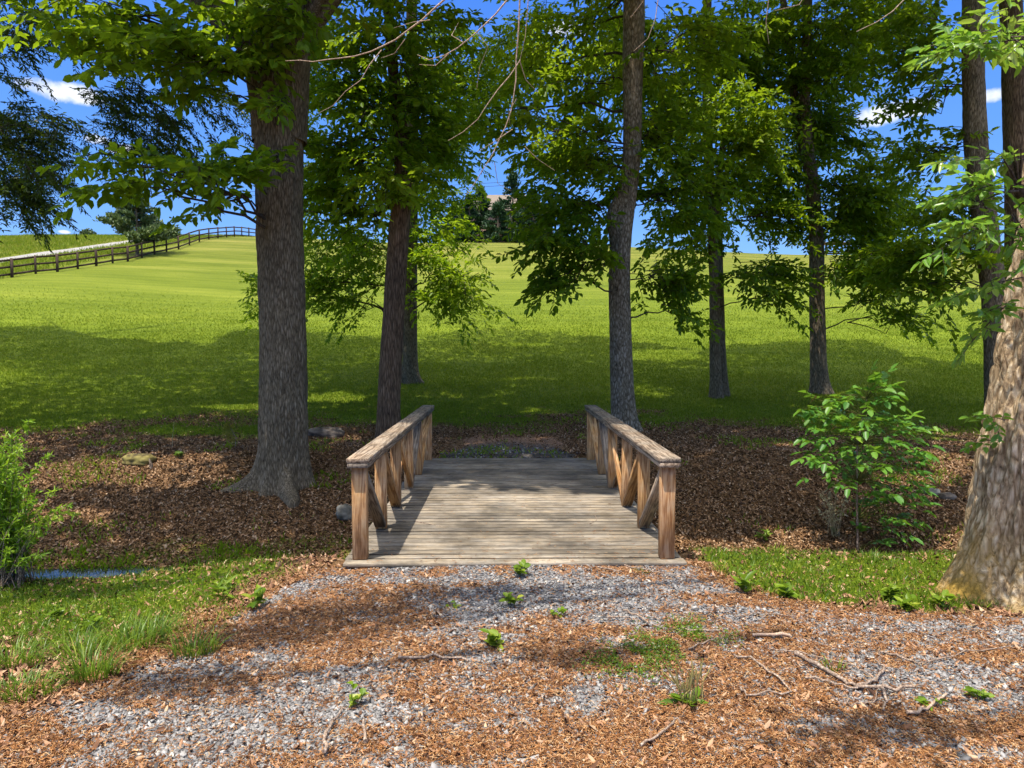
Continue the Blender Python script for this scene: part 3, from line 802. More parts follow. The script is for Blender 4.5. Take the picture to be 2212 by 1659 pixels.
# ------------------------------------------------------------------ trees
LITZ = []       # ground areas that the photograph shows in full sun: the canopy has gaps above them
for (px, py, rx, ry) in [(330, 1010, 1.75, .75), (190, 1020, 1.2, .6), (730, 945, .5, .5), (1060, 815, 1.6, .6), (700, 860, 1.2, .7), (1130, 745, 1.5, .5), (520, 880, 1.1, .35),
                         (1440, 770, 1.8, 1.2), (1000, 850, .9, .5), (1980, 1040, .7, .55), (2040, 1000, .5, .8), (1700, 960, .5, .25), (1160, 890, .5, .3), (1950, 870, .5, .3),
                         (1600, 930, .6, .2), (2050, 940, .5, .3), (1900, 1180, 1.3, .5), (1650, 1200, 1.2, .5), (60, 1120, 1.2, .5), (350, 875, .8, .2), (840, 720, 1.4, .7),
                         (1960, 700, 3, 1.5), (600, 780, 1.2, .5), (20, 700, 1.5, .8)]:
    g = ground(px, py); LITZ.append((g[0], g[1], rx, ry))
_ex = np.array([-200, 0, 100, 250, 330, 450, 500, 560, 670, 900, 1000, 1150, 1300, 1450, 1500, 1600, 1700, 1850, 1950, 2060, 2120, 2400])
_ey = np.array([705, 705, 708, 735, 742, 745, 720, 712, 720, 738, 712, 712, 730, 748, 762, 745, 740, 735, 765, 790, 790, 790.])
_g = ground(_ex, _ey)
EDGE_U = _g[:, 0] / _g[:, 1]; EDGE_Y = _g[:, 1]


SUNGAPS = [(at(840, 385, 13.0), .75), (at(960, 590, 19.2), 1.1), (at(1590, 285, 17.6), 1.3), (at(1200, 285, 15.2), .8), (at(1230, 100, 17.9), 1.2), (at(1700, 240, 18), .9),
           (at(990, 470, 19.4), .6), (at(1450, 250, 16), .7), (at(10, 1080, 6.8), 1.1), (at(1870, 1000, 7.0), .8), (at(480, 60, 10.2), .6), (at(250, 110, 9.9), .6)]


def sun_gap(P):
    g = np.zeros(len(P), bool)
    for c, r in SUNGAPS:
        v = P - c; t_ = v @ SUN_DIR
        dist = np.linalg.norm(v - t_[:, None] * SUN_DIR, axis=1)
        g |= (t_ > r * .8) & (dist < r)
    return g


def sunlit_mask(P):
    """True for canopy points whose shadow would land where the photo shows sun"""
    x, y, z = P[:, 0].copy(), P[:, 1].copy(), P[:, 2]
    kx, ky = SUN_DIR[0] / SUN_DIR[2], SUN_DIR[1] / SUN_DIR[2]
    gz = np.zeros(len(P))
    for _ in range(4):
        gx_ = x - (z - gz) * kx; gy_ = y - (z - gz) * ky
        gz = H(gx_, gy_)
    lit = np.zeros(len(P), bool)
    nn = (fbm(gx_ * 1.3, gy_ * 1.3, seed=77, oct=3) - .5)
    front = 9.55 + .25 * nn * 4 - .25 * sstep(1.8, 3.5, np.abs(gx_)) - 1.0 * sstep(-1.8, -3.0, gx_) + .3 * sstep(2, 5, gx_)
    lit |= gy_ < front
    ye = np.interp(gx_ / np.maximum(gy_, 1), EDGE_U, EDGE_Y)
    lit |= (gy_ > ye + nn * 2.2)
    for (cx, cy, rx, ry) in LITZ:
        lit |= ((gx_ - cx) / rx) ** 2 + ((gy_ - cy) / ry) ** 2 < 1 + nn * 2.0
    return lit


def sprays(leaves, stems, O, D, L, nt_, nl, leafL, leafW, droop, tilt=.5, hang=.25, a0=.5, cheap=False, fan=.75):
    """n leafy sprays: each a drooping axis with side twigs that carry alternate leaves"""
    n = len(O); D = unit(D)
    L = np.broadcast_to(L, (n,))
    up = unit(np.array([0, 0, 1.0]) + rnd(n, 3) * .25)
    S = unit(np.cross(D, up)); Nn = np.cross(S, D)
    t = np.linspace(.12, 1, nt_)[None] + rng.uniform(-.04, .04, (n, nt_))
    ax = lambda tt: O[:, None] + D[:, None] * (L[:, None] * tt)[..., None] - np.array([0, 0, 1.0]) * (droop * L[:, None] * tt ** 2)[..., None]
    A = ax(t)
    T = unit(D[:, None] - np.array([0, 0, 1.0]) * (2 * droop * t)[..., None])
    sg = np.where(np.arange(nt_) % 2 == 0, 1.0, -1.0)[None, :, None]
    TD = unit(T * .55 + S[:, None] * sg * fan + rnd(n, nt_, 3) * .22)
    TD[:, -1] = T[:, -1]
    TL = (L[:, None] * .42 * (1.15 - .6 * t))
    st = np.stack([ax(np.full((n, 1), v))[:, 0] for v in np.linspace(0, 1, 5)], 1)
    if stems is not None:
        tubes3(stems, st, .006 * L + .003, .002 * L, rng.random(n))
        s3 = np.stack([A + TD * (TL * v)[..., None] - np.array([0, 0, 1.0]) * (droop * .5 * TL * v * v)[..., None] for v in (0, .5, 1)], 2).reshape(-1, 3, 3)
        tubes3(stems, s3, np.full(len(s3), .0035), np.full(len(s3), .0015), .5)
    s = np.linspace(.15, 1, nl)[None, None] + rng.uniform(-.05, .05, (n, nt_, nl))
    LP = A[:, :, None] + TD[:, :, None] * (TL[:, :, None] * s)[..., None] - np.array([0, 0, 1.0]) * (droop * .5 * TL[:, :, None] * s * s)[..., None]
    TS = unit(np.cross(TD, Nn[:, None] + rnd(n, nt_, 3) * .2))
    sg2 = np.where(np.arange(nl) % 2 == 0, 1.0, -1.0)[None, None, :, None]
    LD = TD[:, :, None] * .6 + TS[:, :, None] * sg2 * .8 + rnd(n, nt_, nl, 3) * .28 - np.array([0, 0, hang])
    LD[:, :, -1] = TD[:, :, None][:, :, 0] + rnd(n, nt_, 3) * .2
    LN = np.array([0, 0, 1.0]) + rnd(n, nt_, nl, 3) * tilt
    N = n * nt_ * nl
    a = np.clip(a0 + np.repeat(rng.uniform(-.22, .22, n), nt_ * nl) + rng.uniform(-.18, .18, N), 0, 1)
    leaf_geo(leaves, LP.reshape(-1, 3), LD.reshape(-1, 3), LN.reshape(-1, 3), leafL * rng.uniform(.7, 1.2, N), leafW * rng.uniform(.75, 1.15, N), a,
             curl=rng.uniform(.0, .3, N), cheap=cheap)


def trunk_path(pts, depth_off=None):
    """[(px_centre, py, width_px, depth)] bottom to top -> smooth 3-D centre line and radii"""
    c = np.array([at(p[0], p[1], p[3]) for p in pts]); r = np.array([p[2] / 2 / F * p[3] / math.sqrt(1 + ((p[0] - 1090) / F) ** 2) for p in pts])   # a round trunk seen off-axis looks wider
    return c, r


def resample(c, r, step):
    seg = np.linalg.norm(np.diff(c, axis=0), axis=1); s = np.concatenate([[0], np.cumsum(seg)])
    n = max(3, int(s[-1] / step)); t = np.linspace(0, s[-1], n)
    C = np.stack([np.interp(t, s, c[:, k]) for k in range(3)], 1); Rr = np.interp(t, s, r)
    w = max(1, int(.5 / step))
    if n > 3 * w:
        kk = np.ones(2 * w + 1) / (2 * w + 1)
        C2 = np.stack([np.convolve(np.pad(C[:, k], w, mode='reflect', reflect_type='odd'), kk, 'valid') for k in range(3)], 1)
        Rr = np.convolve(np.pad(Rr, w, mode='reflect', reflect_type='odd'), kk, 'valid'); C = C2
    return C, Rr


def trunk(mb, c, r, sides=40, step=.08, rough=.02, freq=7.0, zf=.9, flare=None, z0=None, ridge=0.0, knobs=()):
    C, Rr = resample(np.asarray(c), np.asarray(r), step)
    k = len(C)
    T = unit(np.gradient(C, axis=0)); ref = np.array([0, 1.0, 0])
    U = unit(np.cross(ref, T)); Wv = np.cross(T, U)      # U ~ +x , W ~ ... 
    th = np.arange(sides) / sides * 2 * math.pi
    ct, s_ = np.cos(th)[None, :], np.sin(th)[None, :]
    rr = np.repeat(Rr[:, None], sides, 1)
    zz = C[:, 2:3]
    n1 = fbm(ct * rr * freq + 9, s_ * rr * freq, zz * zf, seed=13, oct=3)
    rr = rr * (1 + .10 * (fbm(ct * 1.2 + 5, s_ * 1.2, zz * .5, seed=17, oct=2) - .5) * 2) + rough * (n1 - .5) * 2
    if ridge:
        q = np.abs(fbm(ct * rr * freq * 2.2 + 3, s_ * rr * freq * 2.2, zz * zf * 1.6, seed=29, oct=3) - .5) * 2
        q2 = np.abs(vnoise(ct * rr * freq * 4.5 + 13, s_ * rr * freq * 4.5, zz * zf * 5, seed=33) - .5) * 2
        rr = rr + ridge * (np.clip(q * 2.4, 0, 1) - .6) + ridge * .35 * (q2 - .5)
    if flare:
        zb, amp, hsc, lobes = flare
        h = np.clip(zz - zb, 0, None)
        lob = .14
        for (ang, wd, am, hs_) in lobes:
            dd = (th[None] - ang + math.pi) % (2 * math.pi) - math.pi
            lob = lob + am * np.exp(-(dd / wd) ** 2) * np.exp(-h / hs_) / np.exp(-h / hsc)
        rr = rr + amp * np.exp(-h / hsc) * lob
    for (kz, kang, kamp, kh, kw) in knobs:
        dd = (th[None] - kang + math.pi) % (2 * math.pi) - math.pi
        rr = rr + kamp * np.exp(-(dd / kw) ** 2) * np.exp(-((zz - kz) / kh) ** 2)
    V = C[:, None] + rr[..., None] * (ct[..., None] * U[:, None] + s_[..., None] * Wv[:, None])
    i, j = np.meshgrid(np.arange(k - 1), np.arange(sides), indexing='ij'); j2 = (j + 1) % sides
    Fc = np.stack([i * sides + j, i * sides + j2, (i + 1) * sides + j2, (i + 1) * sides + j], -1).reshape(-1, 4)
    mb.add(V.reshape(-1, 3), Fc)
    mb.add(V[-1], np.arange(sides)[None, :])
    return C, Rr


DENS = 2.15


class Tree:
    def __init__(s, base, label, name='tree', bark='bark', leafm='leaf', group=None, cat='tree'):
        s.e = empty(name, base); tag(s.e, label, cat, group)
        s.base = np.asarray(base, float)
        s.wood = MB(); s.limb = MB(); s.leaf = MB(); s.bark = bark; s.leafm = leafm; s.C = None

    def blob(s, px, py, rx, ry, d, rz=1.2, dens=1.0, L=1.15, leafL=.13, leafW=.065, droop=.22, nt_=9, nl=7, a0=.5, spread=.8, limb=True, hang=.25, fan=.75, tilt=.5, cheap=False, down=0.0):  # a0 paints sunlight into the leaf colour: higher for sprays meant to look lit
        c = at(px, py, d); k = d / F
        Rx, Rz = rx * k, ry * k
        area = math.pi * rx * ry
        spr = (L / k) * (L * .62 / k)
        n = max(2, int(area / spr * 4.6 * dens * DENS))
        q = unit(rnd(n, 3)) * (rng.random(n) ** .45)[:, None]
        O = c + q * np.array([Rx, rz, Rz])
        out_ = O - np.array([s.axis(c[2])[0], s.axis(c[2])[1], c[2]])
        out_[:, 2] *= .15
        D = unit(out_) * spread + unit(q + rnd(n, 3) * .3) * .5 + rnd(n, 3) * np.array([.45, .45, .18]) + np.array([0, 0, -down])
        O = O - unit(D) * L * .5
        kp = ~sun_gap(O + unit(D) * L * .5) | (rng.random(n) < .2); O, D = O[kp], D[kp]; n = len(O)
        if n == 0: return
        sprays(s.leaf, s.limb, O, D, L * rng.uniform(.7, 1.2, n), nt_, nl, leafL, leafW, droop, a0=a0, hang=hang, fan=fan, tilt=tilt, cheap=cheap)
        if limb and s.C is not None and (np.linalg.norm(c - s.axis(c[2])) < 7):
            ax = s.axis(c[2] - .15 * np.linalg.norm(c[:2] - s.axis(c[2])[:2]))
            m = (ax + c) / 2 + np.array([0, 0, .12 * np.linalg.norm(c - ax)])
            tt = np.linspace(0, 1, 9)[:, None]
            pts = (1 - tt) ** 2 * ax + 2 * tt * (1 - tt) * m + tt ** 2 * c
            pts[1:-1] += rnd(7, 3) * .05
            r0 = .022 + .012 * np.linalg.norm(c - ax)
            tube(s.limb, pts, np.linspace(min(r0 * .5, .04), .008, 9), 6, .4)
            for j in rng.choice(n, min(n, 5), replace=False):
                u = rng.uniform(.35, .95); p0 = (1 - u) ** 2 * ax + 2 * u * (1 - u) * m + u ** 2 * c
                mm = (p0 + O[j]) / 2 + np.array([0, 0, .08])
                tt = np.linspace(0, 1, 5)[:, None]
                tube(s.limb, (1 - tt) ** 2 * p0 + 2 * tt * (1 - tt) * mm + tt ** 2 * O[j], np.linspace(.018, .006, 5), 5, .5)

    def axis(s, z):
        if s.C is None: return s.base
        i = int(np.argmin(np.abs(s.C[:, 2] - z))); return s.C[i]

    def canopy(s, cx, cy, cz, rx, ry, rz, n, size=.32):
        """the crown above the top of the frame, with the gaps that let the sun down"""
        q = unit(rnd(n, 3)) * (rng.random(n) ** .4)[:, None]
        P = np.array([cx, cy, cz]) + q * np.array([rx, ry, rz])
        clump = fbm(P[:, 0] * .8, P[:, 1] * .8, P[:, 2] * .8, seed=51, oct=2)
        keep = (rng.random(n) < .44) & (clump > .38) & (P[:, 2] > CAM_Z + .56 * P[:, 1] + .3)
        keep &= ~sunlit_mask(P) & ~sun_gap(P)
        P = P[keep]; n = len(P)
        leaf_geo(s.leaf, P, rnd(n, 3) * [1, 1, .4], np.array([0, 0, 1.0]) + rnd(n, 3) * .5, size * rng.uniform(.7, 1.3, n), size * .6, rng.random(n), cheap=True)
        # limbs that carry it
        a = s.axis(99)
        for k in range(7):
            th = rng.uniform(0, 6.28); e = np.array([cx + rx * .6 * math.cos(th), cy + ry * .6 * math.sin(th), cz + rz * rng.uniform(-.3, .4)])
            m = (a + e) / 2 + np.array([0, 0, .5]); tt = np.linspace(0, 1, 8)[:, None]
            if e[2] > CAM_Z + .6 * e[1]:
                tube(s.wood, (1 - tt) ** 2 * a + 2 * tt * (1 - tt) * m + tt ** 2 * e, np.linspace(.12, .02, 8), 6, .4)

    def done(s):
        s.wood.build('trunk', M[s.bark], s.e, smooth=True)
        if s.limb.n: s.limb.build('branches', M['twigbark'], s.e)
        if s.leaf.n: s.leaf.build('crown', M[s.leafm], s.e)


def top_extend(pts, dz, dx=0, dy=0, w=.6):
    """carry a trunk on above the frame"""
    p = pts[-1]; c = at(p[0], p[1], p[3]); r = p[2] / 2 / F * p[3] / math.sqrt(1 + ((p[0] - 1090) / F) ** 2)
    return c + np.array([dx, dy, dz]), r * w


def std_trunk(t, pts, sides=36, step=.09, ext=(6, 0, 0, .5), flare=None, **kw):
    c, r = trunk_path(pts)
    c2, r2_ = top_extend(pts, ext[0], ext[1], ext[2], ext[3])
    b = c[0].copy(); b[2] -= .35
    c = np.vstack([b, c, c2]); r = np.concatenate([[r[0]], r, [r2_]])
    C, Rr = trunk(t.wood, c, r, sides, step, flare=flare, **kw)
    t.C = C if t.C is None else np.vstack([t.C, C])
    return C, Rr


# --- the big oak left of the bridge
g = ground(608, 1062)
d1 = g[1]
t = Tree((g[0], g[1] + .3, g[2]), 'thick grey-barked tree forking high up, left of the footbridge, roots spreading over the leaf mould', 'oak_tree', 'bark', 'leaf')
dc = d1 + .30
fl = (g[2] - .02, .24, .21, [(math.radians(196), .28, 3.0, .17), (math.radians(297), .22, 2.6, .15), (math.radians(250), .3, .5, .16), (math.radians(350), .3, .8, .35), (math.radians(90), .5, .6, .2)])
std_trunk(t, [(612, 1050, 112, dc), (611, 960, 106, dc), (612, 850, 102, dc), (611, 700, 100, dc), (606, 560, 98, dc), (604, 450, 98, dc), (604, 350, 103, dc), (603, 250, 112, dc), (603, 190, 122, dc)],
          sides=110, step=.045, ext=(.12, 0, 0, .8), flare=fl, rough=.016, freq=11, zf=.9, ridge=.024)
Cb = t.C.copy()
std_trunk(t, [(583, 260, 80, dc), (572, 190, 76, dc), (556, 120, 70, dc + .05), (545, 50, 66, dc + .1), (536, -40, 62, dc + .1)], sides=60, step=.07, ext=(5, -1.2, .3, .5), rough=.012, freq=14, ridge=.01)
std_trunk(t, [(622, 260, 84, dc), (628, 190, 84, dc), (632, 120, 82, dc), (634, 50, 78, dc), (636, -40, 74, dc)], sides=60, step=.07, ext=(6, .6, .3, .5), rough=.012, freq=14, ridge=.01)
t.C = Cb
BIG = dict(leafL=.17, leafW=.10, L=1.0, nt_=8, nl=6, droop=.18)
t.blob(370, 375, 135, 34, d1 - 1.9, .7, .55, a0=.35, **BIG)
t.blob(300, 355, 80, 24, d1 - 2.0, .5, .45, a0=.35, **BIG)
t.blob(470, 360, 90, 60, d1 - 1.2, .6, .7, a0=.35, **BIG)
t.blob(455, 425, 45, 26, d1 - .5, .5, .6, a0=.3, **BIG)
t.blob(245, 388, 36, 16, d1 - 2.0, .4, .5, a0=.3, **BIG)
t.blob(370, 105, 180, 50, d1 - 1.2, .8, .9, a0=.6, **BIG)
t.blob(500, 90, 120, 90, d1 - .8, .7, .7, a0=.5, **BIG)
t.blob(250, 30, 200, 40, d1 - .9, .8, 1.0, a0=.55, **BIG)
t.blob(640, 20, 150, 34, d1 - 1.1, .5, .8, a0=.7, **BIG)
t.blob(600, 215, 40, 14, d1 - .9, .25, .3, a0=.5, **BIG)
t.blob(600, 320, 60, 36, d1 - .9, .35, .3, a0=.45, **BIG)
t.blob(430, 190, 60, 30, d1 - .7, .5, .4, a0=.4, **BIG)
t.canopy(-2.5, 10.8, 13.0, 7, 6, 4.5, 26000)
t.canopy(-8.5, 8.3, 12.0, 5, 4.2, 2.6, 15000)
t.canopy(-1.2, 8.6, 9.6, 3.2, 2.6, 1.6, 9000)
t.done()

# --- leaning trunk just behind the left railing
g = ground(838, 955)
t = Tree(g, 'slim leaning brown trunk just behind the left railing of the footbridge', 'leaning_tree', 'bark_red', 'leaf_mid')
d = g[1] + .1
fl = (g[2], .08, .25, [(2.8, .5, .8, .2), (5.2, .5, .6, .2), (.3, .5, .6, .2)])
std_trunk(t, [(838, 950, 52, d), (840, 850, 48, d), (848, 720, 46, d), (858, 560, 45, d), (868, 430, 44, d), (872, 330, 38, d), (858, 230, 26, d + .1), (845, 120, 22, d + .2), (838, 0, 20, d + .2)], sides=56, step=.06, ext=(4, -.5, 0, .5), flare=fl, rough=.009, freq=16, ridge=.01)
MID = dict(leafL=.17, leafW=.088, L=1.1, nt_=8, nl=6, droop=.22)
t.blob(740, 330, 90, 75, d - .3, 1.0, .9, a0=.4, **MID)
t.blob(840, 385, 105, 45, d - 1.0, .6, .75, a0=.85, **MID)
t.blob(800, 300, 120, 70, d - .5, .8, .85, a0=.55, **MID)
t.blob(930, 330, 70, 80, d + .5, .8, .9, a0=.4, **MID)
t.blob(760, 190, 110, 90, d, 1.0, .9, a0=.4, **MID)
t.blob(900, 190, 110, 100, d - .1, 1.0, .8, a0=.45, **MID)
t.blob(850, 60, 170, 60, d, 1.2, .9, a0=.5, **MID)
t.blob(700, 440, 50, 60, d + .2, .7, .8, a0=.35, **MID)
t.blob(760, 460, 60, 50, d + .4, .6, .8, a0=.35, **MID)
t.canopy(-3, 15, 15.5, 6.5, 6, 4, 20000)
t.done()

# --- darker straight trunk behind it
g = ground(888, 828)
t = Tree(g, 'dark straight trunk standing in the grass behind the leaning tree, bare earth at its foot', 'straight_tree', 'bark', 'leaf_mid')
d = g[1] + .15
fl = (g[2], .17, .30, [(3.3, .4, 1.2, .25), (5.9, .4, 1.6, .25), (4.7, .4, .6, .2)])
std_trunk(t, [(886, 815, 32, d), (886, 740, 30, d), (887, 620, 29, d), (889, 480, 28, d), (890, 330, 27, d), (890, 180, 25, d), (890, 60, 23, d), (890, -40, 22, d)], sides=40, step=.1, ext=(5, .5, 0, .5), flare=fl, rough=.012, freq=9, ridge=.01)
FAR = dict(leafL=.17, leafW=.078, L=1.35, nt_=10, nl=7, droop=.28)
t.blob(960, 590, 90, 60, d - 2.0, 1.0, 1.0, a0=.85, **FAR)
t.blob(985, 640, 70, 34, d - 1.8, .8, .8, a0=.7, **FAR)
t.blob(940, 510, 90, 50, d - 1.5, 1.0, 1.0, a0=.7, **FAR)
t.blob(760, 530, 100, 60, d - 1, 1.2, .9, a0=.4, **FAR)
t.blob(710, 610, 60, 60, d - .6, 1.0, .9, a0=.4, **FAR)
t.blob(740, 660, 40, 24, d - .6, .7, .8, a0=.4, **FAR)
t.blob(556, 640, 28, 55, d + .3, .7, .8, a0=.3, **FAR)
t.blob(930, 430, 70, 50, d, 1.2, .9, a0=.5, **FAR)
t.blob(975, 330, 45, 70, d + .5, 1.2, .7, a0=.4, **FAR)
t.blob(960, 180, 120, 120, d + .5, 1.5, .7, a0=.5, **FAR)
t.blob(1040, 160, 80, 110, d + 1, 1.5, .5, a0=.55, **FAR)
t.blob(880, 360, 90, 90, d + .8, 1.3, .6, a0=.4, **FAR)
t.blob(700, 120, 60, 150, d + .5, 1.3, .7, a0=.45, **FAR)
t.blob(690, 360, 40, 110, d + .3, 1.0, .7, a0=.4, **FAR)
t.blob(800, 590, 50, 60, d, 1.0, .6, a0=.4, **FAR)
t.canopy(-6, 24, 19.5, 8.5, 8, 3.6, 26000)
t.done()

# --- the knotted trunk right of the bridge
g = ground(1345, 935)
t = Tree(g, 'pale mottled trunk with a swollen kink, right behind the right railing of the footbridge', 'knotted_tree', 'bark_light', 'leaf')
d = g[1] + .2
fl = (g[2], .09, .25, [(3.3, .4, .5, .2), (5.9, .35, 1.6, .3), (.0, .4, .9, .3)])
kz = at(1320, 465, d)[2]
std_trunk(t, [(1346, 925, 52, d), (1343, 820, 49, d), (1340, 700, 46, d), (1338, 600, 45, d), (1341, 530, 46, d), (1345, 470, 48, d), (1355, 420, 42, d), (1364, 360, 41, d), (1367, 280, 40, d), (1366, 180, 42, d), (1368, 80, 46, d), (1370, -40, 46, d)],
          sides=60, step=.06, ext=(6, .3, 0, .5), flare=fl, rough=.012, freq=14, ridge=.008, knobs=((kz, math.pi, .14, .42, .75), (kz + .5, math.pi, -.03, .2, .7)))
KN = dict(leafL=.18, leafW=.095, L=1.2, nt_=9, nl=6, droop=.24)
t.blob(1205, 520, 85, 60, d - .8, 1.0, .95, a0=.35, **KN)
t.blob(1200, 600, 55, 34, d - 1.0, .6, .8, a0=.35, **KN)
t.blob(1290, 560, 60, 45, d - .8, .7, .8, a0=.4, **KN)
t.blob(1240, 440, 90, 60, d, 1.0, 1.0, a0=.35, **KN)
t.blob(1330, 410, 60, 55, d + .8, .8, .8, a0=.4, **KN)
t.blob(1180, 350, 70, 35, d + .5, .8, .7, a0=.4, **KN)
t.blob(1290, 330, 100, 60, d + .3, 1.0, .8, a0=.6, **KN)
t.blob(1180, 285, 110, 40, d - .2, .9, .8, a0=.75, **KN)
t.blob(1460, 440, 80, 80, d + .8, 1.2, 1.0, a0=.35, **KN)
t.blob(1450, 600, 75, 55, d + .6, 1.0, .9, a0=.35, **KN)
t.blob(1490, 675, 55, 26, d + .7, .8, .7, a0=.35, **KN)
t.blob(1430, 300, 80, 90, d + .4, 1.2, .9, a0=.55, **KN)
t.blob(1460, 120, 110, 110, d + .6, 1.4, .9, a0=.5, **KN)
t.blob(1260, 200, 90, 60, d + 1.5, 1.2, .6, a0=.75, **KN)
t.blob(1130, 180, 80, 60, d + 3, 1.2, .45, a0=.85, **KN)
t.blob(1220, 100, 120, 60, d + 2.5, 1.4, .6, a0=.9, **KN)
t.blob(1060, 260, 60, 50, d + 2.5, 1.2, .45, a0=.6, **KN)
t.blob(1290, 30, 110, 40, d + 1, 1.2, .8, a0=.7, **KN)
t.canopy(3, 15.8, 15.5, 7, 6, 4.0, 24000)
t.canopy(3.2, 9.2, 11.5, 5.5, 4, 2.4, 15000)
t.done()

# --- twin trunk
g = ground(1550, 862)
t = Tree(g, 'dark twin trunk, two stems pressed together, midway between the footbridge and the right edge', 'twin_trunk_tree', 'bark', 'leaf_dark')
d = g[1] + .1
fl = (g[2], .07, .25, [(3.3, .5, .5, .2), (5.9, .5, 1, .3)])
std_trunk(t, [(1546, 858, 27, d), (1545, 760, 24, d), (1544, 640, 23, d), (1541, 520, 23, d), (1534, 420, 22, d), (1528, 300, 21, d), (1527, 160, 20, d), (1528, 40, 19, d), (1528, -40, 18, d)], sides=36, step=.1, ext=(5, 0, 0, .5), flare=fl, rough=.010, freq=9, ridge=.01)
t0C = t.C
std_trunk(t, [(1562, 852, 24, d + .3), (1558, 760, 20, d + .3), (1555, 640, 18, d + .3), (1552, 520, 18, d + .3), (1550, 420, 16, d + .3), (1560, 320, 14, d + .4), (1575, 200, 13, d + .4)], sides=30, step=.1, ext=(3, .5, 0, .5), flare=fl, rough=.010, freq=9, ridge=.008)
t.C = t0C
D5 = dict(leafL=.17, leafW=.085, L=1.3, nt_=10, nl=7, droop=.22)
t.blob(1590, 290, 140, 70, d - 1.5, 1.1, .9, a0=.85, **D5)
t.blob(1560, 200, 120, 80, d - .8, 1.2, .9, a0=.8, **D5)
t.blob(1560, 400, 95, 45, d, 1.2, 1.0, a0=.35, **D5)
t.blob(1690, 470, 80, 60, d + .4, 1.2, .85, a0=.35, **D5)
t.blob(1500, 500, 70, 50, d, 1.2, .9, a0=.35, **D5)
t.blob(1645, 590, 85, 45, d - .6, 1.0, .9, a0=.4, **D5)
t.blob(1680, 645, 60, 26, d - .6, .8, .7, a0=.4, **D5)
t.blob(1620, 90, 130, 90, d, 1.5, .9, a0=.45, **D5)
t.blob(1400, 60, 80, 70, d, 1.5, .7, a0=.5, **D5)
t.blob(1450, 220, 90, 160, d + 1.2, 1.4, .6, a0=.5, **D5)
t.blob(1330, 120, 70, 120, d + 1.2, 1.4, .6, a0=.65, **D5)
t.blob(1150, 60, 80, 70, d + 1.5, 1.4, .6, a0=.7, **D5)
t.blob(1220, 330, 120, 60, d + 1.2, 1.4, .5, a0=.5, **D5)
t.blob(1660, 340, 90, 120, d + 1.4, 1.4, .6, a0=.4, **D5)
t.canopy(5, 24, 19.5, 9, 7.5, 3.6, 28000)
t.done()

# --- single dark trunk further right
g = ground(1772, 850)
t = Tree(g, 'dark single trunk with a flared foot in the grass behind the leafy sapling', 'flared_tree', 'bark', 'leaf_dark')
d = g[1] + .15
fl = (g[2], .12, .28, [(3.3, .4, .9, .2), (5.9, .4, 1.3, .3), (5.2, .4, .6, .2)])
std_trunk(t, [(1770, 840, 40, d), (1767, 760, 36, d), (1765, 640, 34, d), (1764, 520, 33, d), (1757, 420, 32, d), (1744, 330, 30, d), (1736, 220, 25, d), (1742, 100, 22, d), (1746, -40, 20, d)], sides=44, step=.09, ext=(5, 0, 0, .5), flare=fl, rough=.012, freq=9, ridge=.01)
tc_ = t.C
std_trunk(t, [(1748, 350, 24, d + .2), (1730, 300, 22, d + .2), (1715, 200, 18, d + .3), (1700, 60, 16, d + .3)], sides=24, step=.1, ext=(3, -.5, 0, .5), rough=.008, freq=9)
t.C = tc_
t.blob(1730, 180, 110, 90, d, 1.4, .95, a0=.35, **D5)
t.blob(1790, 60, 150, 80, d, 1.5, .9, a0=.4, **D5)
t.blob(1830, 400, 110, 70, d, 1.3, 1.05, a0=.3, **D5)
t.blob(1850, 490, 110, 45, d + .5, 1.0, 1.0, a0=.3, **D5)
t.blob(1850, 580, 110, 36, d - .4, 1.1, .85, a0=.35, **D5)
t.blob(1925, 650, 70, 34, d - .4, .8, .75, a0=.35, **D5)
t.blob(1870, 590, 90, 40, d + .6, 1.0, .8, a0=.35, **D5)
t.blob(1935, 690, 36, 24, d - .4, .5, .7, a0=.3, **D5)
t.blob(1690, 380, 60, 50, d + .5, 1.2, .9, a0=.35, **D5)
t.blob(1820, 270, 60, 60, d + .3, 1.1, .7, a0=.3, **D5)
t.blob(1880, 60, 120, 70, d + 1, 1.4, .8, a0=.35, **D5)
t.blob(1900, 450, 110, 60, d + 1.4, 1.3, .7, a0=.3, **D5)
t.blob(1640, 60, 90, 70, d + 1.5, 1.3, .6, a0=.4, **D5)
t.blob(1760, 300, 90, 100, d + 1.5, 1.3, .6, a0=.35, **D5)
t.canopy(13, 22.5, 19.0, 8.5, 7.5, 3.8, 26000)
t.done()

# --- two tall trunks at the right edge
g = ground(2150, 850)
d = 15.2
t = Tree((at(2150, 850, d)[0], d, float(H(at(2150, 850, d)[0], d))), 'tall slightly bent grey trunk behind the big ridged one at the right edge', 'bent_tree', 'bark', 'leaf_dark')
std_trunk(t, [(2156, 930, 56, d), (2153, 850, 54, d), (2150, 720, 54, d), (2146, 620, 54, d), (2132, 520, 56, d), (2118, 420, 56, d), (2108, 330, 58, d), (2104, 220, 50, d), (2102, 120, 50, d), (2103, 0, 54, d), (2104, -40, 54, d)], sides=56, step=.07, ext=(6, 0, 0, .5), rough=.012, freq=13, ridge=.01)
t.blob(1985, 100, 90, 90, d + .3, 1.2, .85, a0=.35, **KN)
t.blob(2010, 330, 80, 60, d + .8, 1.0, .6, a0=.3, **KN)
t.blob(1990, 200, 90, 50, d + .8, 1.0, .38, a0=.3, **KN)
t.blob(2050, 440, 70, 60, d + .3, 1.0, .8, a0=.3, **KN)
t.blob(1980, 540, 110, 50, d, 1.0, 1.0, a0=.35, **KN)
t.blob(2010, 610, 70, 36, d, .8, .8, a0=.35, **KN)
t.blob(2090, 540, 50, 60, d - .4, .7, .8, a0=.55, **KN)
t.canopy(11, 16, 14.5, 6.5, 5.5, 4, 20000)
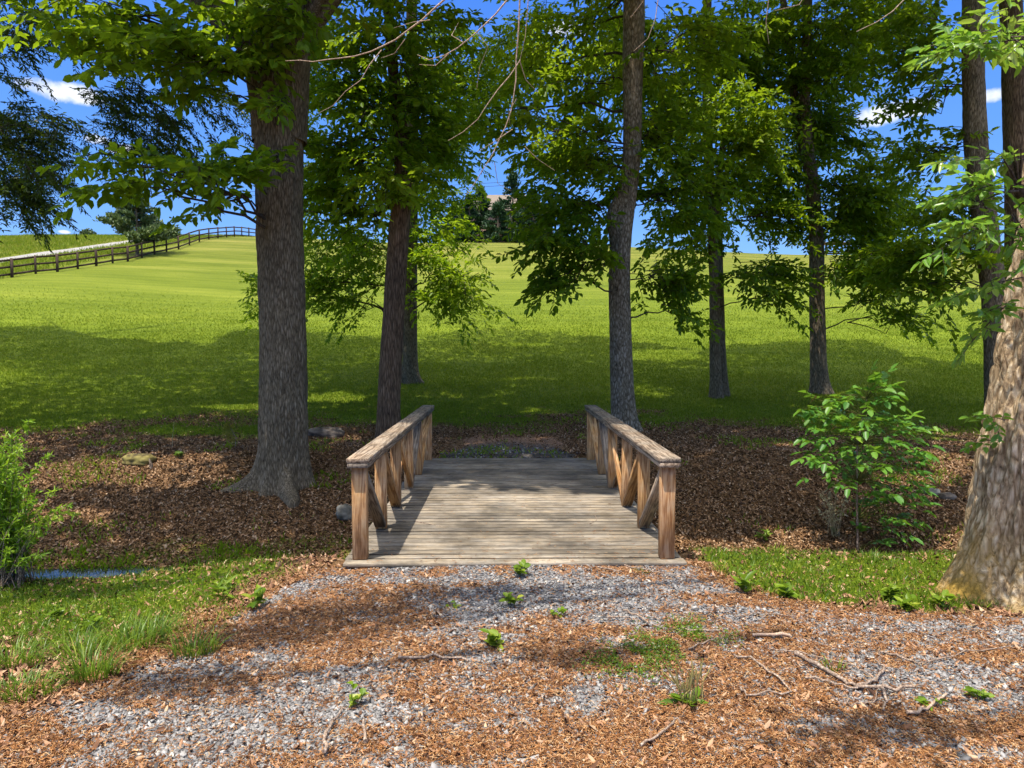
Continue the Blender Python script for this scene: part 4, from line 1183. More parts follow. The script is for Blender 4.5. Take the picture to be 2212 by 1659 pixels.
t.done()
d = 17.5
x8 = at(2190, 850, d)[0]
t = Tree((x8, d, float(H(x8, d))), 'straight dark trunk standing beside the bent one, cut by the right edge', 'edge_tree', 'bark_red', 'leaf_dark')
std_trunk(t, [(2200, 860, 60, d), (2198, 640, 58, d), (2196, 420, 58, d), (2194, 250, 58, d), (2188, 100, 54, d), (2180, -40, 52, d)], sides=44, step=.1, ext=(6, 0, 0, .5), rough=.012, freq=10, ridge=.01)
t.blob(2190, 560, 40, 60, d - 1, .8, .8, a0=.35, **KN)
t.canopy(19, 22, 18, 7.5, 8, 4, 20000)
t.done()

# --- the big sunlit ridged trunk in the right foreground
g = ground(2200, 1318)
d = g[1] + .5
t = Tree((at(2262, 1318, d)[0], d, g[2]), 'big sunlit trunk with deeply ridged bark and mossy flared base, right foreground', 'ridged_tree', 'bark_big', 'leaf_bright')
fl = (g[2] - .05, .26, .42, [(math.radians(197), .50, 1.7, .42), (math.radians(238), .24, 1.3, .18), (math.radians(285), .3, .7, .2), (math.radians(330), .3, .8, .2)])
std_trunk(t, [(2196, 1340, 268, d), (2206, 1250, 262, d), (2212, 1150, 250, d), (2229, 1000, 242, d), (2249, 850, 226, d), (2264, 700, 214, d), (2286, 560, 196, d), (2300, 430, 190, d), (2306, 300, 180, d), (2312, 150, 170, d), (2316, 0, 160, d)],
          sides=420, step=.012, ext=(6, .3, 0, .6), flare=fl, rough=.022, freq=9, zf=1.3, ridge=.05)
g9 = g
# branch stub and shoots
tube(t.limb, [at(2240, 470, d - .4), at(2212, 430, d - .75), at(2200, 405, d - .8)], [.06, .05, .035], 10, .6)
for (x1, y1) in ((2165, 340), (2190, 330), (2206, 320), (2150, 380), (2178, 300), (2130, 430)):
    tube(t.limb, [at(2203, 412, d - .8), at((2203 + x1) / 2, (412 + y1) / 2 - 6, d - .9), at(x1, y1, d - 1.0)], [.012, .008, .003], 5, .6)
BR = dict(leafL=.10, leafW=.042, L=.5, nt_=7, nl=6, droop=.12, limb=False, tilt=.6)
t.blob(2135, 400, 50, 40, d - .9, .3, .9, a0=.6, **BR)
t.blob(2175, 350, 40, 36, d - .9, .3, .9, a0=.7, **BR)
t.blob(2110, 490, 45, 30, d - .9, .25, .7, a0=.55, **BR)
t.blob(2160, 500, 40, 50, d - .8, .25, .8, a0=.5, **BR)
t.blob(2130, 580, 30, 50, d - .6, .25, .6, a0=.5, **BR)
t.blob(2150, 660, 16, 50, d - .55, .15, .6, a0=.5, **BR)
t.blob(2150, 75, 70, 34, d - .9, .3, 1.0, a0=.75, **BR)
t.blob(2205, 50, 40, 40, d - .8, .3, .9, a0=.7, **BR)
t.blob(2070, 75, 40, 18, d - .9, .2, .6, a0=.6, **BR)
t.blob(2140, 895, 12, 30, d - .2, .1, .5, a0=.5, leafL=.08, leafW=.045, L=.25, nt_=4, nl=4, limb=False)
t.blob(2128, 950, 8, 16, d - .15, .06, .5, a0=.5, leafL=.08, leafW=.045, L=.2, nt_=3, nl=3, limb=False)
t.canopy(8.5, 7.2, 10, 4, 4, 3, 8000)
for (px, py, rx, ry, hgt, n) in ((760, 1330, .75, .10, 7.0, 300), (1000, 1290, .7, .09, 7.5, 260), (560, 1375, .5, .10, 7.0, 220), (180, 1285, .9, .10, 8, 300), (420, 1475, .5, .08, 6.5, 150), (1900, 1585, .4, .09, 6, 120), (1260, 1425, .35, .05, 6.5, 90)):  # unseen leaf sprigs added up the sun's path to cast shadow streaks below
    q = ground(px, py) + SUN_DIR * (hgt / SUN_DIR[2]); P = q + rnd(n, 3) * np.array([rx * .55, ry * .8, .25])
    leaf_geo(t.leaf, P, rnd(n, 3) * [1, 1, .3], np.array([0, 0, 1.]) + rnd(n, 3) * .4, .15, .07, rng.random(n), cheap=True)
    for k in range(3): tube(t.limb, [q + [-rx, rng.normal() * .1, .1 * k], q + [0, 0, .05], q + [rx * 1.2, rng.normal() * .1, .1], q + [rx * 2 + .6, .2, .5 + .2 * k]], [.004, .010, .014, .02], 5, .5)
t.done()

# --- willow oak whose trunk stands beyond the left edge
t = Tree((-12.8, 15, float(H(-12.8, 15))), 'willow oak reaching in from the left edge with small narrow dark leaves', 'willow_oak', 'bark', 'leaf_willow')
trunk(t.wood, [(-12.8, 15, -.4), (-12.7, 15, 4), (-12.4, 15.2, 9), (-12, 15, 14)], [.42, .36, .3, .2], 30, .2)
t.C = np.array([(-12.8, 15, 1), (-12.7, 15, 4), (-12.4, 15.2, 9), (-12, 15, 14)], float)
NW = dict(leafL=.115, leafW=.034, L=.8, nt_=11, nl=9, droop=.35, cheap=True, tilt=.9, hang=.35, down=.25, limb=False)
dd = 13.5
for (px, py, rx, ry, dn) in [(30, 50, 80, 60, .9), (10, 160, 40, 40, .6), (50, 330, 75, 110, 1.3), (20, 260, 50, 60, 1.2), (55, 420, 60, 50, 1.2), (25, 460, 28, 30, 1.0), (110, 270, 50, 40, .8), (100, 370, 36, 60, .8),
                             (150, 70, 50, 40, .8), (130, 30, 80, 30, .9), (290, 260, 60, 80, 1.0), (250, 190, 80, 40, .8), (350, 240, 45, 60, .9), (310, 340, 50, 40, .8), (360, 300, 30, 50, .7), (230, 330, 50, 24, .6),
                             (200, 265, 40, 26, .5), (480, 230, 40, 60, .7), (470, 290, 40, 30, .6), (400, 150, 90, 60, .6), (300, 60, 120, 50, .8)]:
    t.blob(px, py, rx, ry, dd + rng.uniform(-.8, 1.5), .9, dn * .7, a0=.35, **NW)
t.canopy(-12, 16, 15, 8, 7, 4, 26000)
t.done()

# trees standing outside the frame whose crowns shade the lawn
for (bx, by, cz, rx, lab) in ((-24, 27, 21.5, 9, 'tall tree beyond the left edge shading the lawn'), (-17, 24, 21, 8, 'tall tree overhanging the left lawn from outside the picture')):
    bx0 = bx if bx < -20 else -21.5
    t = Tree((bx0, by, float(H(bx0, by))), lab, 'shade_tree', 'bark', 'leaf')
    trunk(t.wood, [(bx0, by, 0), (bx0, by, 8), (bx0 + .5, by, 19)], [.4, .34, .2], 24, .3)
    t.C = np.array([(bx0, by, 2), (bx0, by, 8), (bx0 + .5, by, 19)], float)
    t.canopy(bx, by + 1, cz, rx, 7.5, 3.6, 40000)
    t.done()


# ------------------------------------------------------------------ paddock fence
def fence():
    P = [(26.7, 611, 39.5), (78, 603, 38), (124.5, 597, 37), (168.5, 590, 36), (209.6, 582.5, 34.5), (243.6, 576.5, 33.8), (276.5, 569.5, 33), (307, 563, 31.5), (334, 556, 30.2), (358.6, 550, 29.3), (387, 542, 28.2),
         (408.5, 538, 26.5), (431.3, 532.6, 25), (451, 528.5, 24), (471.6, 524.5, 23), (489.5, 524, 22.3), (507, 524, 21.6), (522.3, 524, 21), (538, 523.6, 20.3), (553, 523.4, 19.8)]
    pts = []
    for k, (px, py, h) in enumerate(P):
        dep = 1.3 * F / h
        p = at(px, py, dep); pts.append([p[0], p[1]])
    pts = np.array(pts)
    kk = np.array([.25, .5, .25])
    for c in range(2): pts[1:-1, c] = np.convolve(pts[:, c], kk, 'valid')
    # one more post nearer than the frame edge, and the run carried on behind the oak
    pts = np.vstack([[pts[0] + (pts[0] - pts[1]) * 1.0], pts, [pts[-1] + (pts[-1] - pts[-2]) * k for k in range(1, 14)]])
    e = empty('paddock_fence', (pts[4][0], pts[4][1], float(H(pts[4][0], pts[4][1])))); tag(e, 'long dark brown three-rail paddock fence climbing the hill on the left', 'fence')
    tops = []
    r_ = np.random.default_rng(9)
    for k, (x, y) in enumerate(pts):
        z = float(H(x, y)); d = pts[min(k + 1, len(pts) - 1)] - pts[max(k - 1, 0)]; an = math.atan2(d[1], d[0])
        lean = r_.normal() * .02 + (.12 if k == 5 else 0)
        mb = MB(); thick = .15 if k % 2 else .10
        rot = np.array(Matrix.Rotation(an, 3, 'Z') @ Matrix.Rotation(lean, 3, 'X') @ Matrix.Rotation(-lean, 3, 'Y'))
        box(mb, np.array([x, y, z + .47]), (thick, .12, 1.72), .4 + .2 * r_.random(), rot)
        mb.build('post', M['fence'], e)
        tops.append((x, y, z))
    for lv in (.22, .72, 1.22):
        for k in range(len(tops) - 1):
            a = np.array(tops[k]); b = np.array(tops[k + 1]); dirv = b - a; L = np.linalg.norm(dirv); dirv /= L
            nrm = unit(np.cross(dirv, [0, 0, 1])); upv = np.cross(nrm, dirv)
            rot = np.stack([dirv, nrm, upv], 1)
            mb = MB(); box(mb, (a + b) / 2 + [0, 0, lv + r_.normal() * .012] - nrm * .085, (L + .06, .035, .14), .35 + .3 * r_.random(), rot)
            mb.build('rail', M['fence'], e)
    return pts


fpts = fence()


# ------------------------------------------------------------------ trees on the hill
def conifer(base, h, r, label, name, mat, n=900, lum=.5, trunkr=.16, flat=.2, up=.1, low=.15, needle=.3, cat='tree', group=None, open_=1.0):
    base = np.asarray(base, float)
    e = empty(name, base); tag(e, label, cat, group)
    mb = MB(); tube(mb, [base - [0, 0, .3], base + [0, 0, h * .5], base + [0, 0, h * .97]], [trunkr, trunkr * .6, .02], 8, .4)
    mb.build('trunk', M['bark'], e, smooth=True)
    lf = MB(); br_ = MB()
    nb = int(34 * open_)
    for k in range(nb):
        u = low + (1 - low) * (k / nb) ** .9 if nb > 1 else .5
        th = rng.uniform(0, 6.283); L = r * (1 - u) ** .75 * rng.uniform(.65, 1.15) + .1
        a = base + [0, 0, h * u]; dv = np.array([math.cos(th), math.sin(th), flat * rng.uniform(.2, 1.6)])
        b = a + dv * L
        tube(br_, [a, (a + b) / 2 + [0, 0, -.04 * L], b], [.03 + .01 * L, .02, .008], 4, .4, cap=False)
        m = int(n / nb * (L / r + .3))
        s = rng.uniform(.2, 1, m) ** .8
        P = a + dv * L * s[:, None] + rnd(m, 3) * np.array([.13, .13, .06]) * L * .55
        D = unit(dv + rnd(m, 3) * .8 + np.array([0, 0, up]))
        leaf_geo(lf, P, D, rnd(m, 3), needle * rng.uniform(.6, 1.2, m), needle * .42, np.clip(lum + rnd(m) * .2, 0, 1), cheap=True)
    m = n // 12
    P = base + np.stack([rnd(m) * .08 * r, rnd(m) * .08 * r, h * rng.uniform(.8, 1.0, m)], 1)
    leaf_geo(lf, P, rnd(m, 3) * .5 + np.array([0, 0, .8]), rnd(m, 3), needle, needle * .42, lum, cheap=True)
    br_.build('branches', M['bark'], e); lf.build('crown', M[mat], e)


fx = fpts[8] - [1.6, .2]
xx, yy_ = at(297, 560, 63)[0], 63.0
conifer((xx, yy_, float(H(xx, yy_))), 5.6, 3.7, 'small lone pine standing against the paddock fence', 'pine_tree', 'leaf_cedar', n=15000, lum=.62, flat=.3, up=.7, low=.15, needle=.38, open_=1.5)
EG = 'evergreens at the top of the field'
for (px, top, dep, r, lab) in ((1014, 425, 99, 2.0, 'narrow dark evergreen leftmost of the row at the top of the field'), (1037, 408, 101, 3.2, 'pointed dark evergreen left of the roof gap at the top of the field'),
                               (1108, 376, 100, 4.2, 'tallest pointed evergreen, right of the roof gap at the top of the field'), (1076, 442, 97, 3.0, 'low dark evergreen in front of the roof at the top of the field'),
                               (1150, 415, 99, 3.6, 'dark evergreen rightmost of the row, half behind the hanging oak leaves'), (985, 440, 100, 3.2, 'evergreen half hidden behind the left tree foliage, at the top of the field')):
    x = at(px, 500, dep)[0]; zb = float(H(x, dep)); zt = at(px, top, dep)[2]
    conifer((x, dep, zb), zt - zb, r, lab, 'evergreen_tree', 'leaf_far', n=6000, lum=.5, trunkr=.2, flat=.05, up=.9, low=.02, needle=.5, group=EG, open_=2.2)

# little bush on the far crest, left
x = at(191, 520, 92)[0]; zb = float(H(x, 92))
e = empty('round_bush', (x, 92, zb)); tag(e, 'small round bush on the far skyline behind the gravel road', 'bush')
lf = MB(); q = unit(rnd(500, 3)); q[:, 2] = np.abs(q[:, 2])
leaf_geo(lf, np.array([x, 92, zb]) + q * [1.1, .9, 1.0] * (.6 + .4 * rng.random(500))[:, None], rnd(500, 3), rnd(500, 3), .3, .18, rng.random(500), cheap=True); lf.build('crown', M['leaf_cedar'], e)
st = MB(); tube(st, [(x, 92, zb - .2), (x, 92, zb + .6)], [.08, .05], 6); st.build('trunk', M['bark'], e)
# far woods behind the crest on the left, seen as one low dark line
lf = MB(); m = 5000
px = rng.uniform(-30, 330, m); dep = rng.uniform(118, 128, m)
P = at(px, np.full(m, 522.0), dep); top = 1.0 + 1.0 * vnoise(px * .12, 0, seed=6)
P[:, 2] = H(P[:, 0], dep) + 0.2 + rng.random(m) * top
leaf_geo(lf, P, rnd(m, 3), rnd(m, 3), .6, .4, rng.random(m), cheap=True)
tag(lf.build('distant_hedgerow', M['leaf_cedar']), 'low distant hedgerow along the left skyline', kind='stuff')


# ------------------------------------------------------------------ house roof behind the evergreens, and the horse shelter
def house():
    dep = 118; c = at(1095, 440, dep); zb = float(H(c[0], dep)) - .3; zr = at(1095, 421, dep)[2]
    e = empty('house', (c[0], dep, zb)); tag(e, 'house behind the evergreens with only its tan hipped roof showing', 'house')
    ze = zr - 3.6
    mb = MB(); box(mb, (c[0], dep, (zb + ze) / 2), (15, 10, ze - zb)); mb.build('wall', flake_mat('brick_wall', [(0, (.2, .12, .08)), (1, (.32, .2, .15))], noise=.6, nscale=4), e)
    mb = MB(); x = c[0]; o = .6
    V = [(x - 7.5 - o, dep - 5 - o, ze), (x + 7.5 + o, dep - 5 - o, ze), (x + 7.5 + o, dep + 5 + o, ze), (x - 7.5 - o, dep + 5 + o, ze), (x - 3.4, dep, zr), (x + 3.4, dep, zr)]
    V += [(a, b, z - .18) for (a, b, z) in V[:4]]
    mb.add(V, [[0, 1, 5, 4], [2, 3, 4, 5], [0, 6, 7, 1], [1, 7, 8, 2], [2, 8, 9, 3], [3, 9, 6, 0], [6, 9, 8, 7]])
    mb.F.append(np.array([[3, 0, 4], [1, 2, 5]]))
    mb.build('roof', flake_mat('tan_shingles', [(0, (.10, .080, .060)), (1, (.20, .160, .125))], noise=.8, nscale=5), e)
    for wx in (-5, -2, 2, 5):
        mb = MB(); box(mb, (x + wx, dep - 5.03, zb + 1.7), (1.1, .08, 1.3)); mb.build('window', flake_mat('window_glass', [(0, (.05, .06, .08)), (1, (.05, .06, .08))], rough=.1, spec=.6), e)


house()


def shelter():
    dep = 92.0; a = at(1784, 548, dep); b = at(1975, 548, dep); x0, x1 = a[0], b[0]
    xm = (x0 + x1) / 2; zb = float(H(xm, dep)); zt = at(1784, 526, dep)[2]
    e = empty('horse_shelter', (xm, dep, zb)); tag(e, 'long open timber horse shelter on the skyline behind the right-hand foliage', 'shed')
    n = 5
    for k in range(n):
        x = x0 + (x1 - x0) * k / (n - 1)
        for yy in (dep, dep + 4):
            mb = MB(); z = float(H(x, yy)); box(mb, (x, yy, (z - .3 + zt) / 2), (.2, .2, zt - z + .3), .5); mb.build('post', M['wood'], e)
        for s in (-1, 1):
            if (k == 0 and s < 0) or (k == n - 1 and s > 0): continue
            mb = MB(); tube(mb, [(x, dep - .02, zt - .8), (x + s * .7, dep - .02, zt - .12)], .06, 4); mb.build('brace', M['wood'], e)
    mb = MB(); box(mb, (xm, dep - .16, zt - .12), (x1 - x0 + .8, .1, .28)); mb.build('beam', M['wood_red'], e)
    mb = MB(); mb.add([(x0 - .6, dep - .7, zt + .03), (x1 + .6, dep - .7, zt + .03), (x1 + .6, dep + 4.6, zt + .75), (x0 - .6, dep + 4.6, zt + .75),
                       (x0 - .6, dep - .7, zt + .10), (x1 + .6, dep - .7, zt + .10), (x1 + .6, dep + 4.6, zt + .82), (x0 - .6, dep + 4.6, zt + .82)],
                      [[3, 2, 1, 0], [4, 5, 6, 7], [0, 1, 5, 4], [1, 2, 6, 5], [2, 3, 7, 6], [3, 0, 4, 7]])
    mb.build('roof', flake_mat('metal_roof', [(0, (.16, .13, .12)), (1, (.3, .26, .24))], rough=.5), e)
    mb = MB(); z = zt - .5; k = 0
    while z > zb + .55:
        box(mb, (xm, dep + 4.1 + .002 * (k % 2), z), (x1 - x0, .05, .22), rng.random()); z -= .27; k += 1
    mb.build('back_wall', M['wood_red'], e)
    # pale stock trailer parked beside it
    p = at(2010, 548, 88); z = float(H(p[0], 88))
    e = empty('white_trailer', (p[0], 88, z)); tag(e, 'low white trailer beside the timber shelter, mostly hidden by leaves', 'trailer')
    wm = flake_mat('white_paint', [(0, (.7, .72, .75)), (1, (.8, .8, .8))], rough=.4)
    mb = MB(); cbox(mb, (p[0], 88, z + .95), (4.2, 1.9, .9), .12, .5); mb.build('body', wm, e)
    for sx in (-.7, .7):
        for sy in (-.98, .98):
            mb = MB(); tube(mb, [(p[0] + sx, 88 + sy - .1, z + .36), (p[0] + sx, 88 + sy + .1, z + .36)], .36, 18); mb.build('wheel', M['fence'], e)
    mb = MB(); tube(mb, [(p[0] - 2.1, 88, z + .6), (p[0] - 3.3, 88, z + .5)], .05, 6); mb.build('drawbar', M['fence'], e)


shelter()

# two thin power lines across the left sky
pl = flake_mat('cable', [(0, (.03, .03, .035)), (1, (.03, .03, .035))])
for (yl, yr, lab) in ((384, 398, 'upper of two thin power lines crossing the left sky'), (396, 404, 'lower of two thin power lines crossing the left sky')):
    a = at(-500, yl - 14, 140); b = at(1500, yr - 40, 140); tt = np.linspace(0, 1, 30)[:, None]
    P = a + (b - a) * tt - np.array([0, 0, 4.6]) * (4 * tt * (1 - tt)) + np.array([0, 0, 3.4]) * 0
    mb = MB(); tube(mb, P, .035, 5); tag(mb.build('power_line', pl), lab, 'power line', 'power lines')


# ------------------------------------------------------------------ ground cover
def scatter(n, ylo, yhi, xmax_u=.86, p=1.6):
    """points denser near the camera: y with density ~ y^-p, x inside the view wedge plus a margin"""
    u = rng.random(n); a = ylo ** (1 - p); b = yhi ** (1 - p)
    y = (a + (b - a) * u) ** (1 / (1 - p))
    x = rng.uniform(-1, 1, n) * (xmax_u * y + .6)
    return x, y


# slate chips on the drive
def stones():
    x, y = scatter(170000, 2.3, 6.13, p=1.3)
    on = (x > path_left(y) - .1) & (x < path_right(y) + .05)
    la = litter_amt(x, y)
    keep = on & (rng.random(len(x)) > la * .86)
    x, y = x[keep], y[keep]
    # far landing
    x2 = rng.uniform(-1.2, 1.4, 2600); y2 = rng.uniform(12.05, 14.4, 2600)
    k2 = rng.random(2600) < .35 * (1 - sstep(12.4, 13.6, y2 + .5 * np.abs(x2)))
    x = np.concatenate([x, x2[k2]]); y = np.concatenate([y, y2[k2]])
    n = len(x); s = .0054 * np.exp(np.minimum(np.abs(rnd(n)), 2.2) * .36)
    s = np.where(y > 11, .016, s)
    V0 = np.array([[sx, sy, sz] for sz in (-1, 1) for sy in (-1, 1) for sx in (-1, 1)], float)
    V = V0[None] * np.stack([s * rng.uniform(.8, 1.5, n), s * rng.uniform(.7, 1.3, n), s * rng.uniform(.25, .6, n)], 1)[:, None] + rnd(n, 8, 3) * s[:, None, None] * .38
    th = rng.uniform(0, 6.28, n); tx = rnd(n) * .3; ty = rnd(n) * .3
    c, s_ = np.cos(th)[:, None], np.sin(th)[:, None]
    X = V[..., 0] * c - V[..., 1] * s_; Yv = V[..., 0] * s_ + V[..., 1] * c; Zv = V[..., 2] + X * tx[:, None] + Yv * ty[:, None]
    P = np.stack([X + x[:, None], Yv + y[:, None], Zv + (H(x, y) + .008 + s * .2)[:, None]], -1)
    Fc = np.array([[0, 2, 3, 1], [4, 5, 7, 6], [0, 1, 5, 4], [2, 6, 7, 3], [0, 4, 6, 2], [1, 3, 7, 5]])
    mb = MB(); mb.add(P.reshape(-1, 3), (np.arange(n) * 8)[:, None, None] + Fc[None], np.repeat(np.clip(.5 + .22 * rnd(n), 0, 1), 8))
    mb.F[-1] = mb.F[-1].reshape(-1, 4)
    tag(mb.build('slate_chips', M['stone']), 'loose blue-grey slate chips lying over the drive', kind='stuff')


stones()


def flakes(name, mat, x, y, Lr, wr, zoff, label, curl=(.1, .7), a=None, tilt=.35, lean=.15, z=None):
    n = len(x)
    th = rng.uniform(0, 6.28, n)
    D = np.stack([np.cos(th), np.sin(th), np.abs(rnd(n)) * lean], 1)
    N = np.array([0, 0, 1.0]) + rnd(n, 3) * tilt
    N *= np.where(rng.random(n) < .35, -1, 1)[:, None]
    L = rng.uniform(*Lr, n); zz = H(x, y) if z is None else z
    P = np.stack([x, y, zz + zoff + rng.random(n) * .012], 1)
    mb = MB(); leaf_geo(mb, P, D, N, L, L * rng.uniform(*wr, n), rng.random(n) if a is None else a, curl=rng.uniform(*curl, n), fold=.35)
    tag(mb.build(name, M[mat]), label, kind='stuff')


def ribbons(name, mat, x, y, Lr, w, zoff, label, bend=1.2, z=None, k=5, rise=.008):
    """curly straw: flat narrow strips that bend as they lie"""
    n = len(x); th = rng.uniform(0, 6.28, n); L = rng.uniform(*Lr, n); cv = rnd(n) * bend
    s = np.linspace(0, 1, k)[None]
    ang = th[:, None] + cv[:, None] * (s - .5) * 2
    dx = np.cumsum(np.cos(ang), 1) / k * L[:, None]; dy = np.cumsum(np.sin(ang), 1) / k * L[:, None]
    zz = (H(x, y) if z is None else z)[:, None] + zoff + rise * np.abs(np.sin(s * 3.1 + rng.uniform(0, 3, n)[:, None])) + rng.random(n)[:, None] * .012
    c = np.stack([x[:, None] + dx, y[:, None] + dy, zz], -1)
    tubes3(mb_ := MB(), c, np.full(n, w), np.full(n, w * .5), rng.random(n))
    tag(mb_.build(name, M[mat]), label, kind='stuff')


x, y = scatter(120000, 2.3, 6.3, p=1.3)
la = litter_amt(x, y); on = (x > path_left(y) - .9 + .5 * fbm(x * 2, y * 2, seed=71)) & (x < path_right(y) + .25)
k = on & (rng.random(len(x)) < la * .55 + .03); k &= ~((np.abs(x - BX) < 1.56) & (y > 6.06))
flakes('leaf_litter', 'litter', x[k], y[k], (.010, .034), (.3, .7), .010, 'dry orange-brown leaf litter drifted over the drive')
x, y = scatter(10000, 2.3, 6.2, p=1.3)
k = (rng.random(len(x)) < litter_amt(x, y) * .5 + .04) & (x > path_left(y) - 1) & ~((np.abs(x - BX) < 1.56) & (y > 6.06))
flakes('large_litter', 'litter', x[k], y[k], (.028, .062), (.3, .6), .012, 'larger curled brown leaves lying on the drive')
x, y = scatter(260000, 2.3, 6.2, p=1.3)
la = litter_amt(x, y); on = (x > path_left(y) - .6) & (x < path_right(y) + .15)
k = on & (rng.random(len(x)) < la ** 1.3 * .75 + .04); k &= ~((np.abs(x - BX) < 1.56) & (y > 6.06))
ribbons('fallen_catkins', 'straw', x[k], y[k], (.02, .060), .0023, .012, 'curly rust-coloured catkins and needles scattered over the drive')
# bits on the deck
x = rng.uniform(-1.4, 1.6, 900); y = 6.1 + 5.8 * rng.random(900) ** 1.8
k = (rng.random(900) < .35 + .65 * (np.hypot(x - 1.0, y - 6.4) < .8) + .3 * (y < 6.5)); x, y = x[k], y[k]
ribbons('deck_straw', 'straw', x, y, (.03, .09), .0016, .003, 'rusty straw and catkins blown onto the deck', z=np.zeros(len(x)), rise=.003)
# leaf mould on the far bank and round the trees
x, y = scatter(360000, 6.7, 17.5, p=1.4)
ga = grass_amt(x, y)
k = (rng.random(len(x)) > ga * 1.1) & ~((np.abs(x - BX) < 1.6) & (y < 12.0)) & ~((y > 7.1) & (y < 8.85)) & ~((np.abs(x) < 1.2) & (y < 14.2) & (y > 12) & (rng.random(len(x)) < .8))
flakes('bank_leaf_mould', 'bank_litter', x[k], y[k], (.022, .06), (.35, .75), .0, 'fallen leaves and bark mulch covering the ditch bank', lean=.25, tilt=.5)
# near-left strip between drive and grass
x, y = scatter(60000, 2.6, 7.0, p=1.3)
k = (x < path_left(y)) & (rng.random(len(x)) > grass_amt(x, y) * .8) | ((x > path_right(y)) & (rng.random(len(x)) > grass_amt(x, y) * .8))
flakes('verge_litter', 'litter', x[k], y[k], (.02, .06), (.3, .7), .002, 'brown leaves lying on the verges beside the drive')


def blades(name, x, y, h, w, label, mat='grass', a=None, lean=.5, z=None):
    n = len(x); th = rng.uniform(0, 6.28, n)
    D = np.stack([np.cos(th) * lean * rng.random(n), np.sin(th) * lean * rng.random(n), np.ones(n)], 1)
    az = rng.uniform(0, 6.28, n)
    N = np.stack([np.cos(az), np.sin(az), .2 * np.ones(n)], 1)
    mb = MB(); leaf_geo(mb, np.stack([x, y, (H(x, y) if z is None else z) - .01], 1), D, N, h, w, np.clip(rng.random(n) * .8 + .1, 0, 1) if a is None else a, curl=rng.uniform(-.2, .5, n), cheap=True)
    return tag(mb.build(name, M[mat]), label, kind='stuff')


# lawn: many more blades close by, thinning into the mown hill
u = rng.random(420000); y = 14.5 * (48 / 14.5) ** (u ** 1.0); x = rng.uniform(-.82, .82, len(y)) * y
k = rng.random(len(x)) < grass_amt(x, y) * 1.2 * (1 - sstep(27, 47, y)) * (.35 + .65 * vnoise(x * .8, y * .8, seed=66))
x, y = x[k], y[k]
blades('lawn_grass', x, y, (.05 + .0008 * y) * rng.uniform(.6, 1.3, len(x)), .010 + .0006 * y, 'mown green grass covering the field')
# weedy grass on the near banks
x, y = scatter(260000, 3.4, 8.5, p=1.5)
g_ = grass_amt(x, y) * (.25 + 1.1 * (fbm(x * 2.2, y * 2.2, seed=67) - .2))
k = (rng.random(len(x)) < g_) & (H(x, y) > -.95) & ~((x > path_left(y)) & (x < path_right(y)) & (y < 6.2)) & ~((np.abs(x - BX) < 1.6) & (y > 6.0))
x, y = x[k], y[k]
blades('bank_grass', x, y, rng.uniform(.03, .10, len(x)), .008, 'bright weedy grass on the near bank', 'weed', lean=1.1)
x, y = scatter(30000, 3.4, 8.0, p=1.5)
g_ = grass_amt(x, y)
k = (rng.random(len(x)) < g_ * 1.3 * (fbm(x * 2.5 + 7, y * 2.5, seed=69) - .1)) & ~((x > path_left(y)) & (x < path_right(y)) & (y < 6.2)) & ~((np.abs(x - BX) < 1.6) & (y > 6.0))
x, y = x[k], y[k]; n = len(x); th = rng.uniform(0, 6.28, n)
mb = MB(); leaf_geo(mb, np.stack([x, y, H(x, y) + rng.uniform(.01, .05, n)], 1), np.stack([np.cos(th), np.sin(th), rng.uniform(-.1, .5, n)], 1), np.array([0, 0, 1.]) + rnd(n, 3) * .3, rng.uniform(.015, .032, n), .016, rng.random(n))
tag(mb.build('clover_leaves', M['weed']), 'small round weed leaves among the bank grass', kind='stuff')
# ragged green on the low far bank by the water and sprigs over the mulch
x, y = scatter(130000, 8.75, 16.5, p=1.5)
cl = fbm(x * 1.1, y * 1.4, seed=90, oct=4)
k = (rng.random(len(x)) < np.where(y < 10.4, 1.0 * sstep(10.4, 9.2, y) * sstep(-.9, -1.8, x) * sstep(.33, .60, cl) * .75 + .10 * sstep(.6, .7, cl), .35 * sstep(.60, .68, cl))) & ~((np.abs(x - BX) < 1.6) & (y < 12))
x, y = x[k], y[k]
blades('ditch_weeds', x, y, rng.uniform(.05, .14, len(x)), .018, 'green weeds creeping over the far ditch bank', 'leaf', lean=1.3)
# rough grass beyond the fence
x = rng.uniform(-62, -34.6, 60000); y = rng.uniform(40, 96, 60000)
k = ~((x > np.interp(y, [36, 50, 70, 83], [-46, -44.9, -43.0, -42.0])) & (x < np.interp(y, [36, 50, 70, 83], [-43.2, -42.1, -40.4, -39.6])) & (y < 84)); x, y = x[k], y[k]
blades('meadow_grass', x, y, rng.uniform(.15, .4, len(x)), .06, 'rough uncut meadow grass beyond the paddock fence', 'grass', a=rng.uniform(.35, 1, len(x)))


